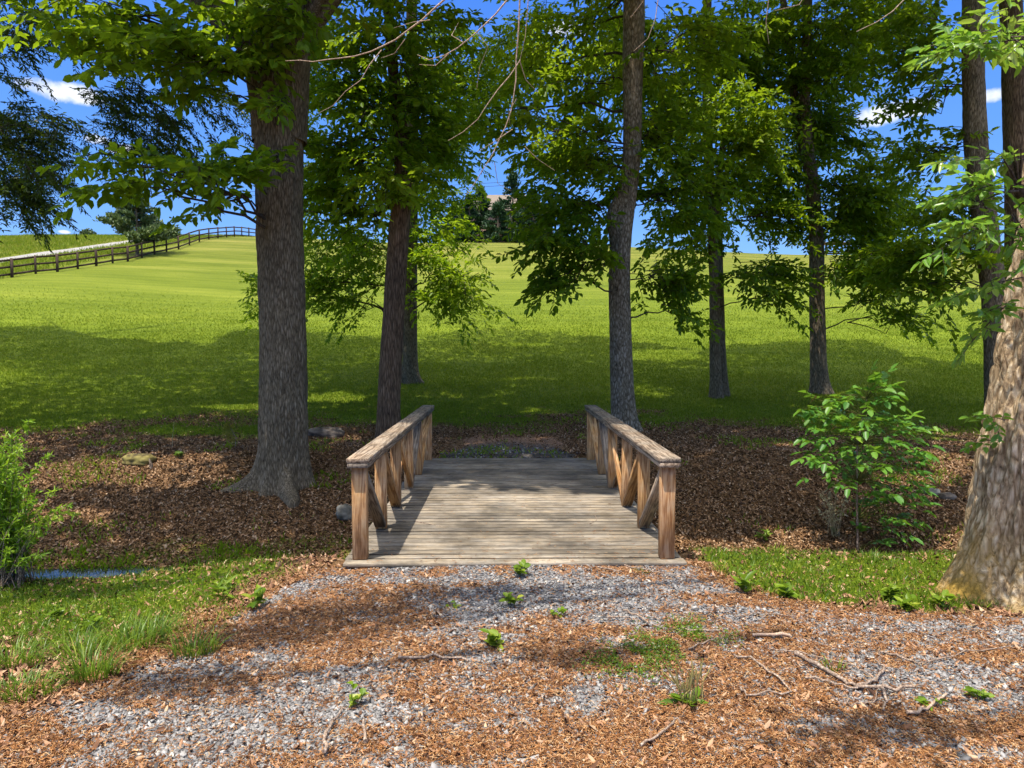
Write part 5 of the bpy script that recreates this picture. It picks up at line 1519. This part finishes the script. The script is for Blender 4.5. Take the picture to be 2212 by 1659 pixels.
# ------------------------------------------------------------------ single plants, sticks, stones
def pinnate(lf, st, P, D, L, pairs, lL, lW, a, droop=.25):
    """compound leaf: paired leaflets along a stalk and one at its tip"""
    P = np.asarray(P, float); D = unit(D); S = unit(np.cross(D, [0, 0, 1.0])); N = np.cross(S, D)
    s = np.concatenate([np.linspace(.3, .9, pairs), [1.0]])
    pos = P + D * L * s[:, None] - np.array([0, 0, 1.0]) * (droop * L * s ** 2)[:, None]
    ss = np.linspace(0, 1, 5)[:, None]
    tubes3(st, (P + D * L * ss - np.array([0, 0, 1.0]) * (droop * L * ss ** 2))[None], np.array([.0028]), np.array([.0012]), .3)
    T = unit(D - np.array([0, 0, 1.0]) * 2 * droop * s[:, None])
    Pp = []; Dd = []; Ll = []
    for k in range(pairs):
        for sg in (-1, 1):
            Pp.append(pos[k]); Dd.append(T[k] * .55 + S * sg * .85 + rnd(3) * .12); Ll.append(lL * (.7 + .3 * k / pairs) * rng.uniform(.85, 1.15))
    Pp.append(pos[-1]); Dd.append(T[-1]); Ll.append(lL * 1.15)
    n = len(Pp)
    leaf_geo(lf, np.array(Pp), np.array(Dd), np.broadcast_to(N, (n, 3)) + rnd(n, 3) * .18, np.array(Ll), np.array(Ll) * (lW / lL), np.clip(a + rnd(n) * .06, 0, 1), curl=rng.uniform(.05, .25, n))


def sapling():
    g = ground(1852, 1192); d = g[1]
    e = empty('sapling', g); tag(e, 'leafy green sapling with paired leaflets on the ditch bank right of the footbridge', 'sapling')
    lf = MB(); st = MB(); stem = MB()
    pts = [at(px, py, d) for px, py in ((1852, 1196), (1852, 1120), (1850, 1040), (1852, 960), (1864, 900), (1872, 862), (1890, 838))]
    tube(stem, pts, [.016, .014, .012, .010, .007, .005, .003], 7, .6); stem.build('stem', M['stick'], e)
    pts = np.array(pts)
    r_ = np.random.default_rng(21)
    rows = [(838, 1880, 30, 6), (870, 1860, 55, 8), (905, 1860, 95, 12), (940, 1865, 120, 15), (975, 1870, 125, 15), (1010, 1875, 110, 13), (1045, 1890, 90, 9), (1085, 1905, 75, 8), (1130, 1900, 60, 5), (1165, 1880, 30, 2), (920, 1960, 30, 2), (880, 1780, 26, 3)]
    for (py, cx, w, n) in rows:
        for k in range(int(n * 2.1)):
            px = cx + .88 * w * r_.uniform(-1, 1); dd = d + r_.uniform(-.4, .4) * w / 100
            tip = at(px, py + r_.uniform(-16, 16), dd)
            i = int(np.argmin(np.abs(pts[:, 2] - (tip[2] - .12)))); a = pts[i]
            m = (a + tip) / 2 + [0, 0, .05]
            tubes3(st, np.array([[a, m, tip]]), np.array([.005]), np.array([.003]), .5)
            D = unit(tip - a) + np.array([r_.normal() * .4, r_.normal() * .4 - .3, .15])
            pinnate(lf, st, tip - unit(D) * .05, D, r_.uniform(.24, .36), 3 if r_.random() < .7 else 2, .125, .068, .35 + .3 * (1130 - py) / 300 + r_.uniform(-.15, .2), droop=r_.uniform(.1, .5))
    st.build('stalks', M['stemgreen'], e); lf.build('foliage', M['leaf_sap'], e)
    lf = MB(); st = MB()
    for (px, py) in ((1746, 858), (1772, 868), (1900, 832), (1784, 925)):
        pinnate(lf, st, at(px + 6, py + 14, d - .1), RT * r_.uniform(-.5, .9) + np.array([0, -.2, .6]), .12, 3, .04, .018, r_.uniform(.2, .9))
    st.build('stalks', M['stemgreen'], e)
    o = lf.build('new_shoots', flake_mat('bronze_leaf', [(0, (.20, .16, .03)), (1, (.36, .16, .08))], tmix=.3), e); o['label'] = 'bronze new leaves at the shoot tips'


sapling()


def dead_plant():
    g = ground(1800, 1160); d = g[1] - .05
    e = empty('withered_plant', g); tag(e, 'withered cream-coloured plant with curled leaves, left of the leafy sapling', 'dead plant')
    lf = MB(); st = MB(); r_ = np.random.default_rng(4)
    for k in range(16):
        tip = at(1795 + r_.uniform(-38, 38), 1050 + r_.uniform(-16, 50), d + r_.uniform(-.15, .15)); b = g + [r_.normal() * .03, r_.normal() * .03, 0]
        m = (b + tip) / 2 + np.array([0, 0, .14]); tt = np.linspace(0, 1, 7)[:, None]
        c = (1 - tt) ** 2 * b + 2 * tt * (1 - tt) * m + tt ** 2 * tip
        tubes3(st, c[None], np.array([.004]), np.array([.0015]), .8)
        n = 11; s = r_.integers(2, 7, n)
        leaf_geo(lf, c[s] + rnd(n, 3) * .015, rnd(n, 3) * .6 - np.array([0, 0, .9]), rnd(n, 3), rng.uniform(.03, .06, n), .018, rng.random(n), curl=rng.uniform(.3, 1, n))
    st.build('stems', M['dead_leaf'], e); lf.build('foliage', M['dead_leaf'], e)


dead_plant()


def shrub():
    g = at(10, 1240, 6.75); g[2] = float(H(g[0], g[1]))
    e = empty('willow_shrub', g); tag(e, 'bright green bushy shrub with narrow leaves at the left edge above the water', 'shrub')
    lf = MB(); st = MB(); r_ = np.random.default_rng(8)
    tips = []
    for k in range(170):
        f = r_.random(); py = 915 + 310 * f
        w = np.interp(py, [905, 940, 1000, 1060, 1110, 1160, 1240], [35, 60, 80, 95, 95, 80, 70])
        px = -22 + 1.12 * w * r_.uniform(-1, 1.0) ; tips.append((px, py, 6.7 + r_.uniform(-.35, .5)))
    tips += [(62, 908, 6.6), (150, 1092, 6.4), (165, 1110, 6.4), (120, 1060, 6.5), (110, 985, 6.6), (100, 1150, 6.5), (130, 1120, 6.4), (90, 1200, 6.4)]
    for (px, py, dd) in tips:
        tip = at(px, py, dd); b = g + [r_.normal() * .12, r_.normal() * .1, 0]
        m = b * .45 + tip * .55 + np.array([0, 0, .28 * np.linalg.norm(tip - b)]); tt = np.linspace(0, 1, 12)[:, None]
        c = (1 - tt) ** 2 * b + 2 * tt * (1 - tt) * m + tt ** 2 * tip
        tubes3(st, c[None], np.array([.006]), np.array([.0018]), .6)
        n = 62; s = 11 * r_.uniform(.35, 1, n); i = np.minimum(s.astype(int), 10); p = c[i] + (c[i + 1] - c[i]) * (s - i)[:, None]
        T = unit(c[i + 1] - c[i])
        leaf_geo(lf, p, T * .8 + rnd(n, 3) * .7, rnd(n, 3) * .6 + np.array([0, -.2, .8]), rng.uniform(.035, .085, n), .018, np.clip(r_.random() * .5 + .15 + rng.random(n) * .35, 0, 1), curl=rng.uniform(-.1, .3, n))
    st.build('stems', M['stick'], e); lf.build('foliage', leaf_mat('shrub_leaf', [(.1, (.10, .20, .015)), (.45, (.19, .33, .02)), (.8, (.28, .42, .035)), (1, (.40, .46, .06))], (.5, .7, .04), rough=.4, spec=.4, bigscale=3), e)


shrub()


def small_plants():
    r_ = np.random.default_rng(15)
    # (px, py of the foot, height m, leaf length, leaf width, leaves, label)
    L = [(1128, 1250, .13, .085, .045, 13, 'green broadleaf weed growing against the near edge of the deck'),
         (1108, 1314, .12, .07, .045, 10, 'small green weed in the drive just below the one at the deck edge'),
         (1072, 1405, .12, .085, .05, 13, 'broadleaf seedling in the middle of the gravel drive'),
         (768, 1535, .17, .06, .04, 9, 'upright reddish green seedling in the lower left of the drive'),
         (1612, 1290, .16, .15, .06, 7, 'pair of large upright green leaves at the right verge of the drive'),
         (1700, 1296, .12, .10, .06, 10, 'low leafy weed right of the large upright leaves on the verge'),
         (1925, 1300, .14, .09, .055, 18, 'bushy low weed between the verge and the ridged trunk'),
         (1960, 1325, .13, .08, .05, 16, 'low leafy weed touching the foot of the ridged trunk'),
         (2035, 1318, .14, .085, .05, 12, 'small leafy weed directly in front of the ridged trunk root'),
         (1650, 1170, .15, .13, .035, 13, 'rosette of long toothed leaves on the right bank beside the bridge'),
         (2125, 1525, .08, .06, .035, 9, 'yellow-green seedling near the right edge of the drive'),
         (1995, 1535, .05, .06, .03, 6, 'tiny bright seedling among the fallen branches'),
         (1200, 1335, .08, .05, .03, 9, 'pale seedling in the litter right of the lower deck weed'),
         (980, 1320, .05, .05, .025, 5, 'tiny yellow-green seedling in the litter left of centre'),
         (555, 1320, .16, .12, .045, 10, 'coarse dock-like weed on the left verge'),
         (480, 1300, .17, .13, .03, 12, 'spiky green weed among the grass of the left bank'),
         (200, 1365, .12, .07, .045, 14, 'leafy weed in front of the left bank grass'),
         (130, 1340, .10, .07, .04, 12, 'low leafy weed at the far left of the drive verge'),
         (388, 990, .14, .08, .06, 10, 'bright weed in the sunlit mulch right of the mossy stump'),
         (1800, 1155, .14, .05, .02, 12, 'small weed under the withered plant')]
    for (px, py, h, lL, lW, n, lab) in L:
        h, lL, lW, n = h * 1.1, lL * 1.1, lW * 1.05, int(n * 1.4)
        g = ground(px, py); e = empty('weed', g); tag(e, lab, 'weed', 'weeds along the drive')
        lf = MB(); st = MB(); k = 3
        tips = g + np.stack([r_.normal(size=k) * .045, r_.normal(size=k) * .03, h * r_.uniform(.45, .8, k)], 1)
        tubes3(st, np.stack([np.repeat(g[None], k, 0) - [0, 0, .01], (g + tips) / 2 + r_.normal(size=(k, 3)) * .008, tips], 1), np.full(k, .003), np.full(k, .0015), r_.random(k))
        P = []; D = []
        for j in range(n):
            t_ = tips[j % k]; s = r_.uniform(.25, 1); P.append(g + (t_ - g) * s)
            th = r_.uniform(0, 6.28); D.append([math.cos(th), math.sin(th), r_.uniform(.1, 1.2)])
        leaf_geo(lf, np.array(P), np.array(D), np.array([0, -.2, 1.0]) + r_.normal(size=(n, 3)) * .25, lL * r_.uniform(.65, 1.1, n), lW, r_.uniform(.2, .85, n), curl=r_.uniform(.1, .45, n))
        st.build('stem', M['stemgreen'], e)
        lf.build('leaves', M['weed'], e)
    # plantain with seed spikes
    g = ground(1490, 1525); e = empty('plantain', g); tag(e, 'plantain with a rosette of wide leaves and a cluster of upright seed spikes', 'weed')
    lf = MB(); n = 16; th = r_.uniform(0, 6.28, n)
    leaf_geo(lf, np.repeat(g[None], n, 0) + r_.normal(size=(n, 3)) * [.03, .02, 0] + [0, 0, .01], np.stack([np.cos(th), np.sin(th), r_.uniform(.1, .9, n)], 1), np.array([0, -.2, 1.]) + r_.normal(size=(n, 3)) * .2, r_.uniform(.09, .15, n), .048, r_.uniform(.15, .6, n), curl=r_.uniform(.1, .4, n))
    lf.build('leaves', M['weed'], e)
    for k in range(26):
        mb = MB(); th = r_.uniform(0, 6.28); ln = r_.uniform(.10, .25); lx = r_.normal() * .28; ly = r_.normal() * .15
        b = g + [r_.normal() * .045, r_.normal() * .03, 0]; m = b + np.array([lx * ln * .4, ly * ln, ln * .55]); tp = b + np.array([lx * ln, ly * ln, ln])
        tube(mb, [b, m, m + (tp - m) * .1, (m + tp) / 2, tp], [.0018, .0018, .0045, .005, .003], 6, r_.random()); mb.build('seed_spike', flake_mat('seed_spike', [(0, (.16, .14, .05)), (1, (.34, .27, .10))]) if k == 0 else bpy.data.materials['seed_spike'], e)
    # grass clumps
    for (px, py, h, n, w, lab) in ((200, 1470, .30, 150, .14, 'tall dark green grass clump at the lower left, nearest its lower edge'), (290, 1400, .26, 190, .20, 'wide arching grass clump left of the drive'),
                                   (420, 1415, .24, 120, .16, 'loose grass clump nearest the drive on the left'), (170, 1420, .22, 120, .16, 'dense grass clump behind the tall dark green one'),
                                   (345, 1375, .20, 100, .14, 'small grass clump behind the wide arching clump'), (40, 1500, .13, 300, .24, 'low dense green clump at the lower left edge'), (30, 1440, .22, 140, .2, 'grass clump at the left edge above the low dense one'),
                                   (1555, 1240, .14, 60, .06, 'yellowish grass tuft on the right bank near the bridge post'), (1680, 1195, .14, 50, .07, 'thin yellowish grass tuft below the withered plant'), (1880, 1215, .18, 50, .1, 'grass tuft at the foot of the leafy sapling'),
                                   (1800, 1450, .10, 34, .06, 'sparse grass tuft behind the fallen branches'), (1480, 1350, .07, 80, .13, 'short fine grass patch above the plantain'), (1390, 1240, .07, 30, .05, 'wispy grass tuft at the right end of the deck edge')):
        g = ground(px, py); lf = MB(); th = r_.uniform(0, 6.28, n); rr = w * np.sqrt(r_.random(n))
        P = g + np.stack([rr * np.cos(th), rr * np.sin(th) * .7, np.zeros(n)], 1); P[:, 2] = H(P[:, 0], P[:, 1]) - .01
        ang = th + r_.normal(size=n) * .7; ln = h * r_.uniform(.5, 1.15, n); le = r_.uniform(.25, 1.0, n)
        s = np.linspace(0, 1, 5)
        hd = np.stack([np.cos(ang), np.sin(ang)], 1)
        C = np.zeros((n, 5, 3)); C[:, :, :2] = P[:, None, :2] + hd[:, None] * (ln * le)[:, None, None] * (s ** 1.7)[None, :, None]
        C[:, :, 2] = P[:, 2:3] + (ln[:, None] * (s - .45 * le[:, None] * s ** 2.6))
        wd = np.array([1, 1, .85, .5, .05]) * .0035
        sd = np.stack([-np.sin(ang), np.cos(ang), 0 * ang], 1)
        V = np.stack([C - sd[:, None] * wd[None, :, None], C + sd[:, None] * wd[None, :, None]], 2)
        b = (np.arange(n) * 10)[:, None, None]; i = (np.arange(4) * 2)[None, :, None]
        Fc = (b + i + np.array([0, 1, 3, 2])[None, None]).reshape(-1, 4)
        lf.add(V.reshape(-1, 3), Fc, np.repeat(np.clip((.75 if 'yellow' in lab else .35) + r_.normal(size=n) * .2, 0, 1), 10))
        tag(lf.build('grass_clump', M['weed'], loc=g), lab, 'grass clump', 'grass clumps beside the drive')
    # the mat of tiny weeds above the plantain
    n = 5200; cxs = ground(1350, 1450), ground(1440, 1395), ground(1520, 1375), ground(1400, 1420)
    c = np.array(cxs)[r_.integers(0, 4, n)]; x = c[:, 0] + r_.normal(size=n) * .13; y = c[:, 1] + r_.normal(size=n) * .10; th = r_.uniform(0, 6.28, n)
    k = vnoise(x * 12, y * 12, seed=12) > .38; x, y, th = x[k], y[k], th[k]; n = len(x)
    mb = MB(); leaf_geo(mb, np.stack([x, y, H(x, y) + r_.uniform(.005, .045, n)], 1), np.stack([np.cos(th), np.sin(th), r_.uniform(0, 1.2, n)], 1), np.array([0, 0, 1.]) + r_.normal(size=(n, 3)) * .4, r_.uniform(.010, .028, n), .010, r_.uniform(0, .6, n), cheap=True)
    tag(mb.build('creeping_weed', M['weed']), 'mat of tiny creeping green weeds on the drive above the plantain', kind='stuff')
    # feathery cedar seedling and the dry stalk on the far bank
    g = ground(508, 968); e = empty('cedar_seedling', g); tag(e, 'small feathery yellow-green cedar seedling left of the thick oak', 'seedling')
    st = MB(); lf = MB(); tp = g + np.array([-.12, 0, .46]); tube(st, [g - [0, 0, .03], g + [.02, 0, .2], tp], [.010, .008, .003], 6); st.build('stem', M['stick'], e)
    for k in range(30):
        s = r_.uniform(.25, 1); a = g + (tp - g) * s; th = r_.uniform(0, 6.28); D = np.array([math.cos(th), math.sin(th) * .6, .35]); Ls = .24 * (1.25 - s)
        m = 40; q = r_.random(m); P = a + D * Ls * q[:, None]
        leaf_geo(lf, P, D + rnd(m, 3) * .7, rnd(m, 3), .035, .010, r_.uniform(.2, 1, m), cheap=True)
    lf.build('foliage', M['leaf_yellow'], e)
    g = ground(372, 968); e = empty('dry_stalk', g); tag(e, 'thin dry yellow stalk standing in the leaf mould left of the cedar seedling', 'dead plant')
    st = MB(); tube(st, [g - [0, 0, .03], g + [.01, 0, .2], g + [.05, 0, .52]], [.006, .005, .003], 5); st.build('stem', M['dead_leaf'], e)
    lf = MB(); m = 60; q = r_.uniform(.4, 1, m); leaf_geo(lf, g + np.array([.05, 0, .52]) * q[:, None], rnd(m, 3), rnd(m, 3), .035, .015, r_.random(m), cheap=True); lf.build('seed_heads', M['leaf_yellow'], e)


small_plants()


def stick(name, pxs, r0, r1, label, mat='stick', z0=None, group='fallen sticks and branches', branches=()):
    def lay(pxs, r0, r1, mb):
        r0, r1 = r0 * 1.05, r1 * 1.0
        P = []
        for i in range(len(pxs) - 1):
            for s in np.linspace(0, 1, 5)[:-1]:
                P.append((pxs[i][0] + (pxs[i + 1][0] - pxs[i][0]) * s, pxs[i][1] + (pxs[i + 1][1] - pxs[i][1]) * s))
        P.append(pxs[-1]); P = np.array(P, float)
        if z0 is None: G = np.atleast_2d(ground(P[:, 0], P[:, 1])).copy(); G[:, 2] += .030
        else:
            d = ray(P[:, 0], P[:, 1]); G = np.array([0, 0, CAM_Z]) + d * ((z0 - CAM_Z) / d[:, 2])[:, None]
        rr = np.linspace(r0, r1, len(G)) * (1 + .12 * rnd(len(G)))
        G[:, 2] += rr; G += rnd(len(G), 3) * [.004, .004, .002]
        tube(mb, G, rr, 8, .5); return G
    mb = MB(); G = lay(pxs, r0, r1, mb)
    c = G[len(G) // 2]
    e = mb.build(name, M[mat], loc=c, smooth=True); tag(e, label, 'stick', group)
    for b in branches:
        m2 = MB(); lay(b[0], b[1], b[2], m2); m2.build('side_branch', M[mat], e, smooth=True)


stick('fallen_stick', [(860, 1437), (935, 1432), (1012, 1439)], .009, .006, 'straight brown stick lying across the middle of the drive')
stick('fallen_stick', [(700, 1648), (706, 1602), (722, 1572), (745, 1545)], .010, .005, 'pale lichened stick at the bottom left of centre')
stick('fallen_stick', [(788, 1625), (784, 1575)], .009, .008, 'short pale upright-lying stick at the bottom, left of centre')
stick('fallen_branch', [(1718, 1424), (1765, 1452), (1807, 1482), (1852, 1500), (1935, 1507), (1975, 1498)], .014, .008, 'thick grey crooked fallen branch with a curled fork, right foreground',
      branches=(([(1852, 1500), (1891, 1488), (1912, 1461), (1891, 1441)], .010, .006), ([(1740, 1478), (1790, 1488), (1850, 1503)], .006, .005), ([(1905, 1505), (1912, 1530), (1908, 1550)], .008, .005)))
stick('fallen_branch', [(1585, 1431), (1621, 1434), (1672, 1473), (1708, 1509)], .007, .005, 'slender fallen branch angling down left of the thick grey one')
stick('fallen_stick', [(1594, 1500), (1612, 1515), (1711, 1513)], .007, .005, 'bent brown twig meeting the foot of the slender fallen branch')
stick('fallen_stick', [(1663, 1417), (1747, 1426), (1846, 1455), (1888, 1482)], .004, .003, 'long thin twig lying over the thick grey fallen branch')
stick('fallen_stick', [(1822, 1515), (1837, 1539), (1885, 1536), (1906, 1485)], .0035, .0025, 'thin looped twig hanging off the thick fallen branch')
stick('fallen_stick', [(1627, 1386), (1708, 1387)], .010, .009, 'short pinkish peeled stick right of the creeping weeds', 'deadtwig')
stick('fallen_stick', [(1471, 1372), (1555, 1377)], .007, .005, 'grey stick lying across the creeping weeds')
stick('fallen_stick', [(1486, 1414), (1530, 1398), (1567, 1387)], .005, .004, 'slanting twig above the plantain')
stick('fallen_stick', [(1588, 1344), (1642, 1336), (1717, 1340)], .004, .003, 'thin dark twig on the upper right of the drive')
stick('fallen_stick', [(1897, 1422), (1945, 1434), (1995, 1449)], .007, .005, 'grey stick right of the thick fallen branch')
stick('fallen_stick', [(1998, 1447), (2085, 1420), (2225, 1402)], .005, .003, 'long thin twig running out of the right edge')
stick('fallen_stick', [(1958, 1561), (2000, 1548), (2045, 1520)], .010, .006, 'stubby broken stick at the lower right', 'deadtwig')
stick('fallen_stick', [(1350, 1232), (1400, 1240), (1480, 1254)], .006, .004, 'thin branch lying against the right end of the deck')
stick('fallen_stick', [(1290, 1234), (1342, 1244)], .007, .005, 'short grey stick just below the deck edge')
stick('fallen_stick', [(1385, 1629), (1430, 1602), (1460, 1572), (1480, 1584)], .006, .004, 'hooked twig at the bottom right of centre')
stick('fallen_stick', [(1345, 1330), (1375, 1341), (1402, 1358)], .008, .006, 'short grey stick in the litter above the creeping weeds')
stick('fallen_stick', [(1310, 1345), (1360, 1343)], .006, .004, 'small straight stick left of the grey one in the litter')
stick('deck_twig', [(893, 1126), (930, 1133), (960, 1139)], .004, .002, 'dark forked twig on the left of the deck', z0=0, group='twigs on the deck')
stick('deck_twig', [(1272, 1133), (1290, 1124), (1284, 1111)], .004, .002, 'curved dark twig on the right of the deck', z0=0, group='twigs on the deck')
stick('deck_twig', [(1190, 1048), (1220, 1041)], .004, .002, 'small dark twig two thirds along the deck', z0=0, group='twigs on the deck')
stick('deck_twig', [(957, 1003), (975, 1001), (990, 995)], .004, .002, 'dark twig at the far left corner of the deck', z0=0, group='twigs on the deck')


def rock(px, py, sx, sy, sz, label, mat, seed, sink=.3, name='rock'):
    g = ground(px, py); a = np.linspace(0, math.pi, 22); b = np.linspace(0, 2 * math.pi, 37)[:-1]
    A, B = np.meshgrid(a, b, indexing='ij'); q = np.stack([np.sin(A) * np.cos(B), np.sin(A) * np.sin(B), np.cos(A)], -1)
    q = np.sign(q) * np.abs(q) ** .8
    n = 1 + .35 * (fbm(q[..., 0] * 1.6 + seed, q[..., 1] * 1.6, q[..., 2] * 1.6, seed=seed) - .5) * 2 + .08 * (fbm(q[..., 0] * 7, q[..., 1] * 7, q[..., 2] * 7, seed=seed + 1) - .5)
    V = g + [0, 0, sz * (.5 - sink)] + q * n[..., None] * np.array([sx, sy, sz]) * .5
    i, j = np.meshgrid(np.arange(21), np.arange(36), indexing='ij'); j2 = (j + 1) % 36
    mb = MB(); mb.add(V.reshape(-1, 3), np.stack([i * 36 + j, (i + 1) * 36 + j, (i + 1) * 36 + j2, i * 36 + j2], -1).reshape(-1, 4))
    tag(mb.build(name, mat, loc=g, smooth=True), label, 'rock')


rk = flake_mat('mossy_rock', [(.2, (.05, .04, .028)), (.5, (.13, .10, .075)), (.8, (.22, .18, .14))], noise=1.6, nscale=6)
rk2 = flake_mat('grey_rock', [(.2, (.07, .065, .055)), (.5, (.17, .16, .13)), (.8, (.28, .27, .23))], noise=1.4, nscale=8)
rock(703, 942, .72, .5, .26, 'flat brown boulder between the thick oak and the leaning trunk', rk, 3)
rock(746, 1122, .26, .24, .24, 'pale grey rock beside the left edge of the bridge', rk2, 5, sink=.15)
rock(2014, 1070, .24, .2, .15, 'greenish grey stone in the dappled litter left of the ridged trunk', rk2, 7)
rock(2046, 1078, .26, .2, .13, 'brown stone right of the greenish grey one in the dappled litter', rk, 9)
rock(300, 1000, .55, .35, .22, 'mossy rotten stump lump in the sunlit leaf mould', flake_mat('rotten_stump', [(.2, (.05, .035, .02)), (.5, (.16, .13, .04)), (.8, (.26, .22, .07))], noise=1.6, nscale=9), 12, name='rotten_stump')
mb = MB(); g = ground(330, 1012); tube(mb, [g - [.02, 0, .02], g + [-.02, -.02, .08], g + [-.06, 0, .17]], [.035, .03, .008], 5)
tag(mb.build('wood_shard', M['wood_grey'], loc=g), 'grey splinter of dead wood leaning on the mossy stump', 'wood shard')


# ------------------------------------------------------------------ bare dead branches hanging in from above
def bare(name, label, runs, d, r0):
    e = None
    for k, run in enumerate(runs):
        pts = np.array([at(px, py, d + run[1] * i / max(1, len(run[0]) - 1)) for i, (px, py) in enumerate(run[0])])
        C, _ = resample(pts, np.ones(len(pts)), .12)
        C = C + rnd(len(C), 3) * .006
        rs = r0 * run[2] * .72
        if e is None:
            c0 = C[0] + [0, 0, .6]; e = empty(name, c0); tag(e, label, 'branch', 'bare branches hanging in from above')
        mb = MB(); tube(mb, C, np.linspace(rs, rs * .35, len(C)), 6, .5)
        # short side twigs
        sub = MB(); m = int(len(C) * 1.9)
        for j in range(m):
            i = rng.integers(2, len(C)) if len(C) > 3 else 1
            T = unit(C[i] - C[i - 1]); D = unit(T * .6 + rnd(3) * [.9, .4, .6]); L = rng.uniform(.12, .5)
            tt = np.linspace(0, 1, 6)[:, None]; cur = rnd(3) * .25
            q = C[i] + D * L * tt + cur * L * tt ** 2 + rnd(6, 3) * .004; q[0] = C[i]
            tube(sub, q, np.linspace(rs * .45, rs * .15, 6), 4, .5, cap=False)
            if L > .3:
                D2 = unit(D + rnd(3) * .6); q2 = q[3] + D2 * L * .45 * tt + rnd(6, 3) * .003; q2[0] = q[3]
                tube(sub, q2, np.linspace(rs * .25, rs * .12, 6), 4, .5, cap=False)
        o = mb.build('branch', M['deadtwig'], e, smooth=True)
        sub.build('twigs', M['deadtwig'], o)


bare('bare_branch', 'bare pale dead branch sweeping down left from the top centre across the leaning tree', [
    ([(1010, -60), (973, 0), (929, 43), (876, 87), (822, 107), (765, 130), (700, 152), (640, 140), (618, 130)], .3, 1.3),
    ([(822, 107), (783, 171), (737, 204), (690, 248)], .1, .6), ([(929, 43), (905, 60), (880, 40), (850, 62)], .1, .5), ([(876, 87), (850, 120), (822, 128)], .1, .5)], 5.6, .009)
bare('bare_branch', 'bare dead branch curving from the top to a hooked tip left of the sky gap', [
    ([(1140, -60), (1096, 0), (1057, 46), (1000, 94), (957, 124), (920, 132), (900, 118)], .2, 1.2),
    ([(1000, 94), (978, 75), (990, 50)], .1, .6), ([(970, 118), (940, 142), (905, 140)], .1, .6), ([(1030, 70), (1060, 90), (1040, 130), (1030, 190)], .1, .5)], 5.9, .009)
bare('bare_branch', 'long bare twigs hanging straight down the middle over the sky gap', [
    ([(1122, -60), (1121, 0), (1119, 71), (1123, 131), (1114, 213), (1108, 281), (1085, 334), (1045, 380), (1005, 420)], .2, 1.2),
    ([(1143, -30), (1141, 0), (1134, 92), (1123, 131)], .1, .7), ([(1123, 131), (1089, 174), (1046, 242), (1000, 285), (968, 305)], .1, .8),
    ([(1123, 131), (1139, 171), (1163, 201)], .1, .7), ([(1131, 313), (1160, 345), (1199, 370)], .1, .5), ([(1108, 281), (1067, 309), (1030, 330)], .1, .6), ([(1114, 213), (1098, 240), (1100, 270)], .1, .5),
    ([(1069, 350), (1068, 385), (1080, 412), (1105, 414)], .1, .5)], 5.7, .0085)
bare('bare_branch', 'small bare twig hanging beside the top of the knotted trunk', [([(1425, -50), (1421, 21), (1410, 71), (1388, 100), (1366, 114)], .1, 1.0), ([(1400, -40), (1385, 20), (1362, 40)], .1, .7)], 6.2, .007)
bare('bare_branch', 'small bare twig hanging at the top between the twin trunk and the flared tree', [([(1662, -50), (1659, 0), (1652, 53), (1662, 96)], .1, 1.0), ([(1760, -50), (1735, 0), (1709, 27), (1673, 20)], .1, .9)], 6.0, .007)
bare('bare_branch', 'bare twig slanting in from the top left of the two edge trunks', [([(1990, -50), (1957, 0), (1904, 43), (1851, 69)], .1, 1.0)], 6.0, .008)
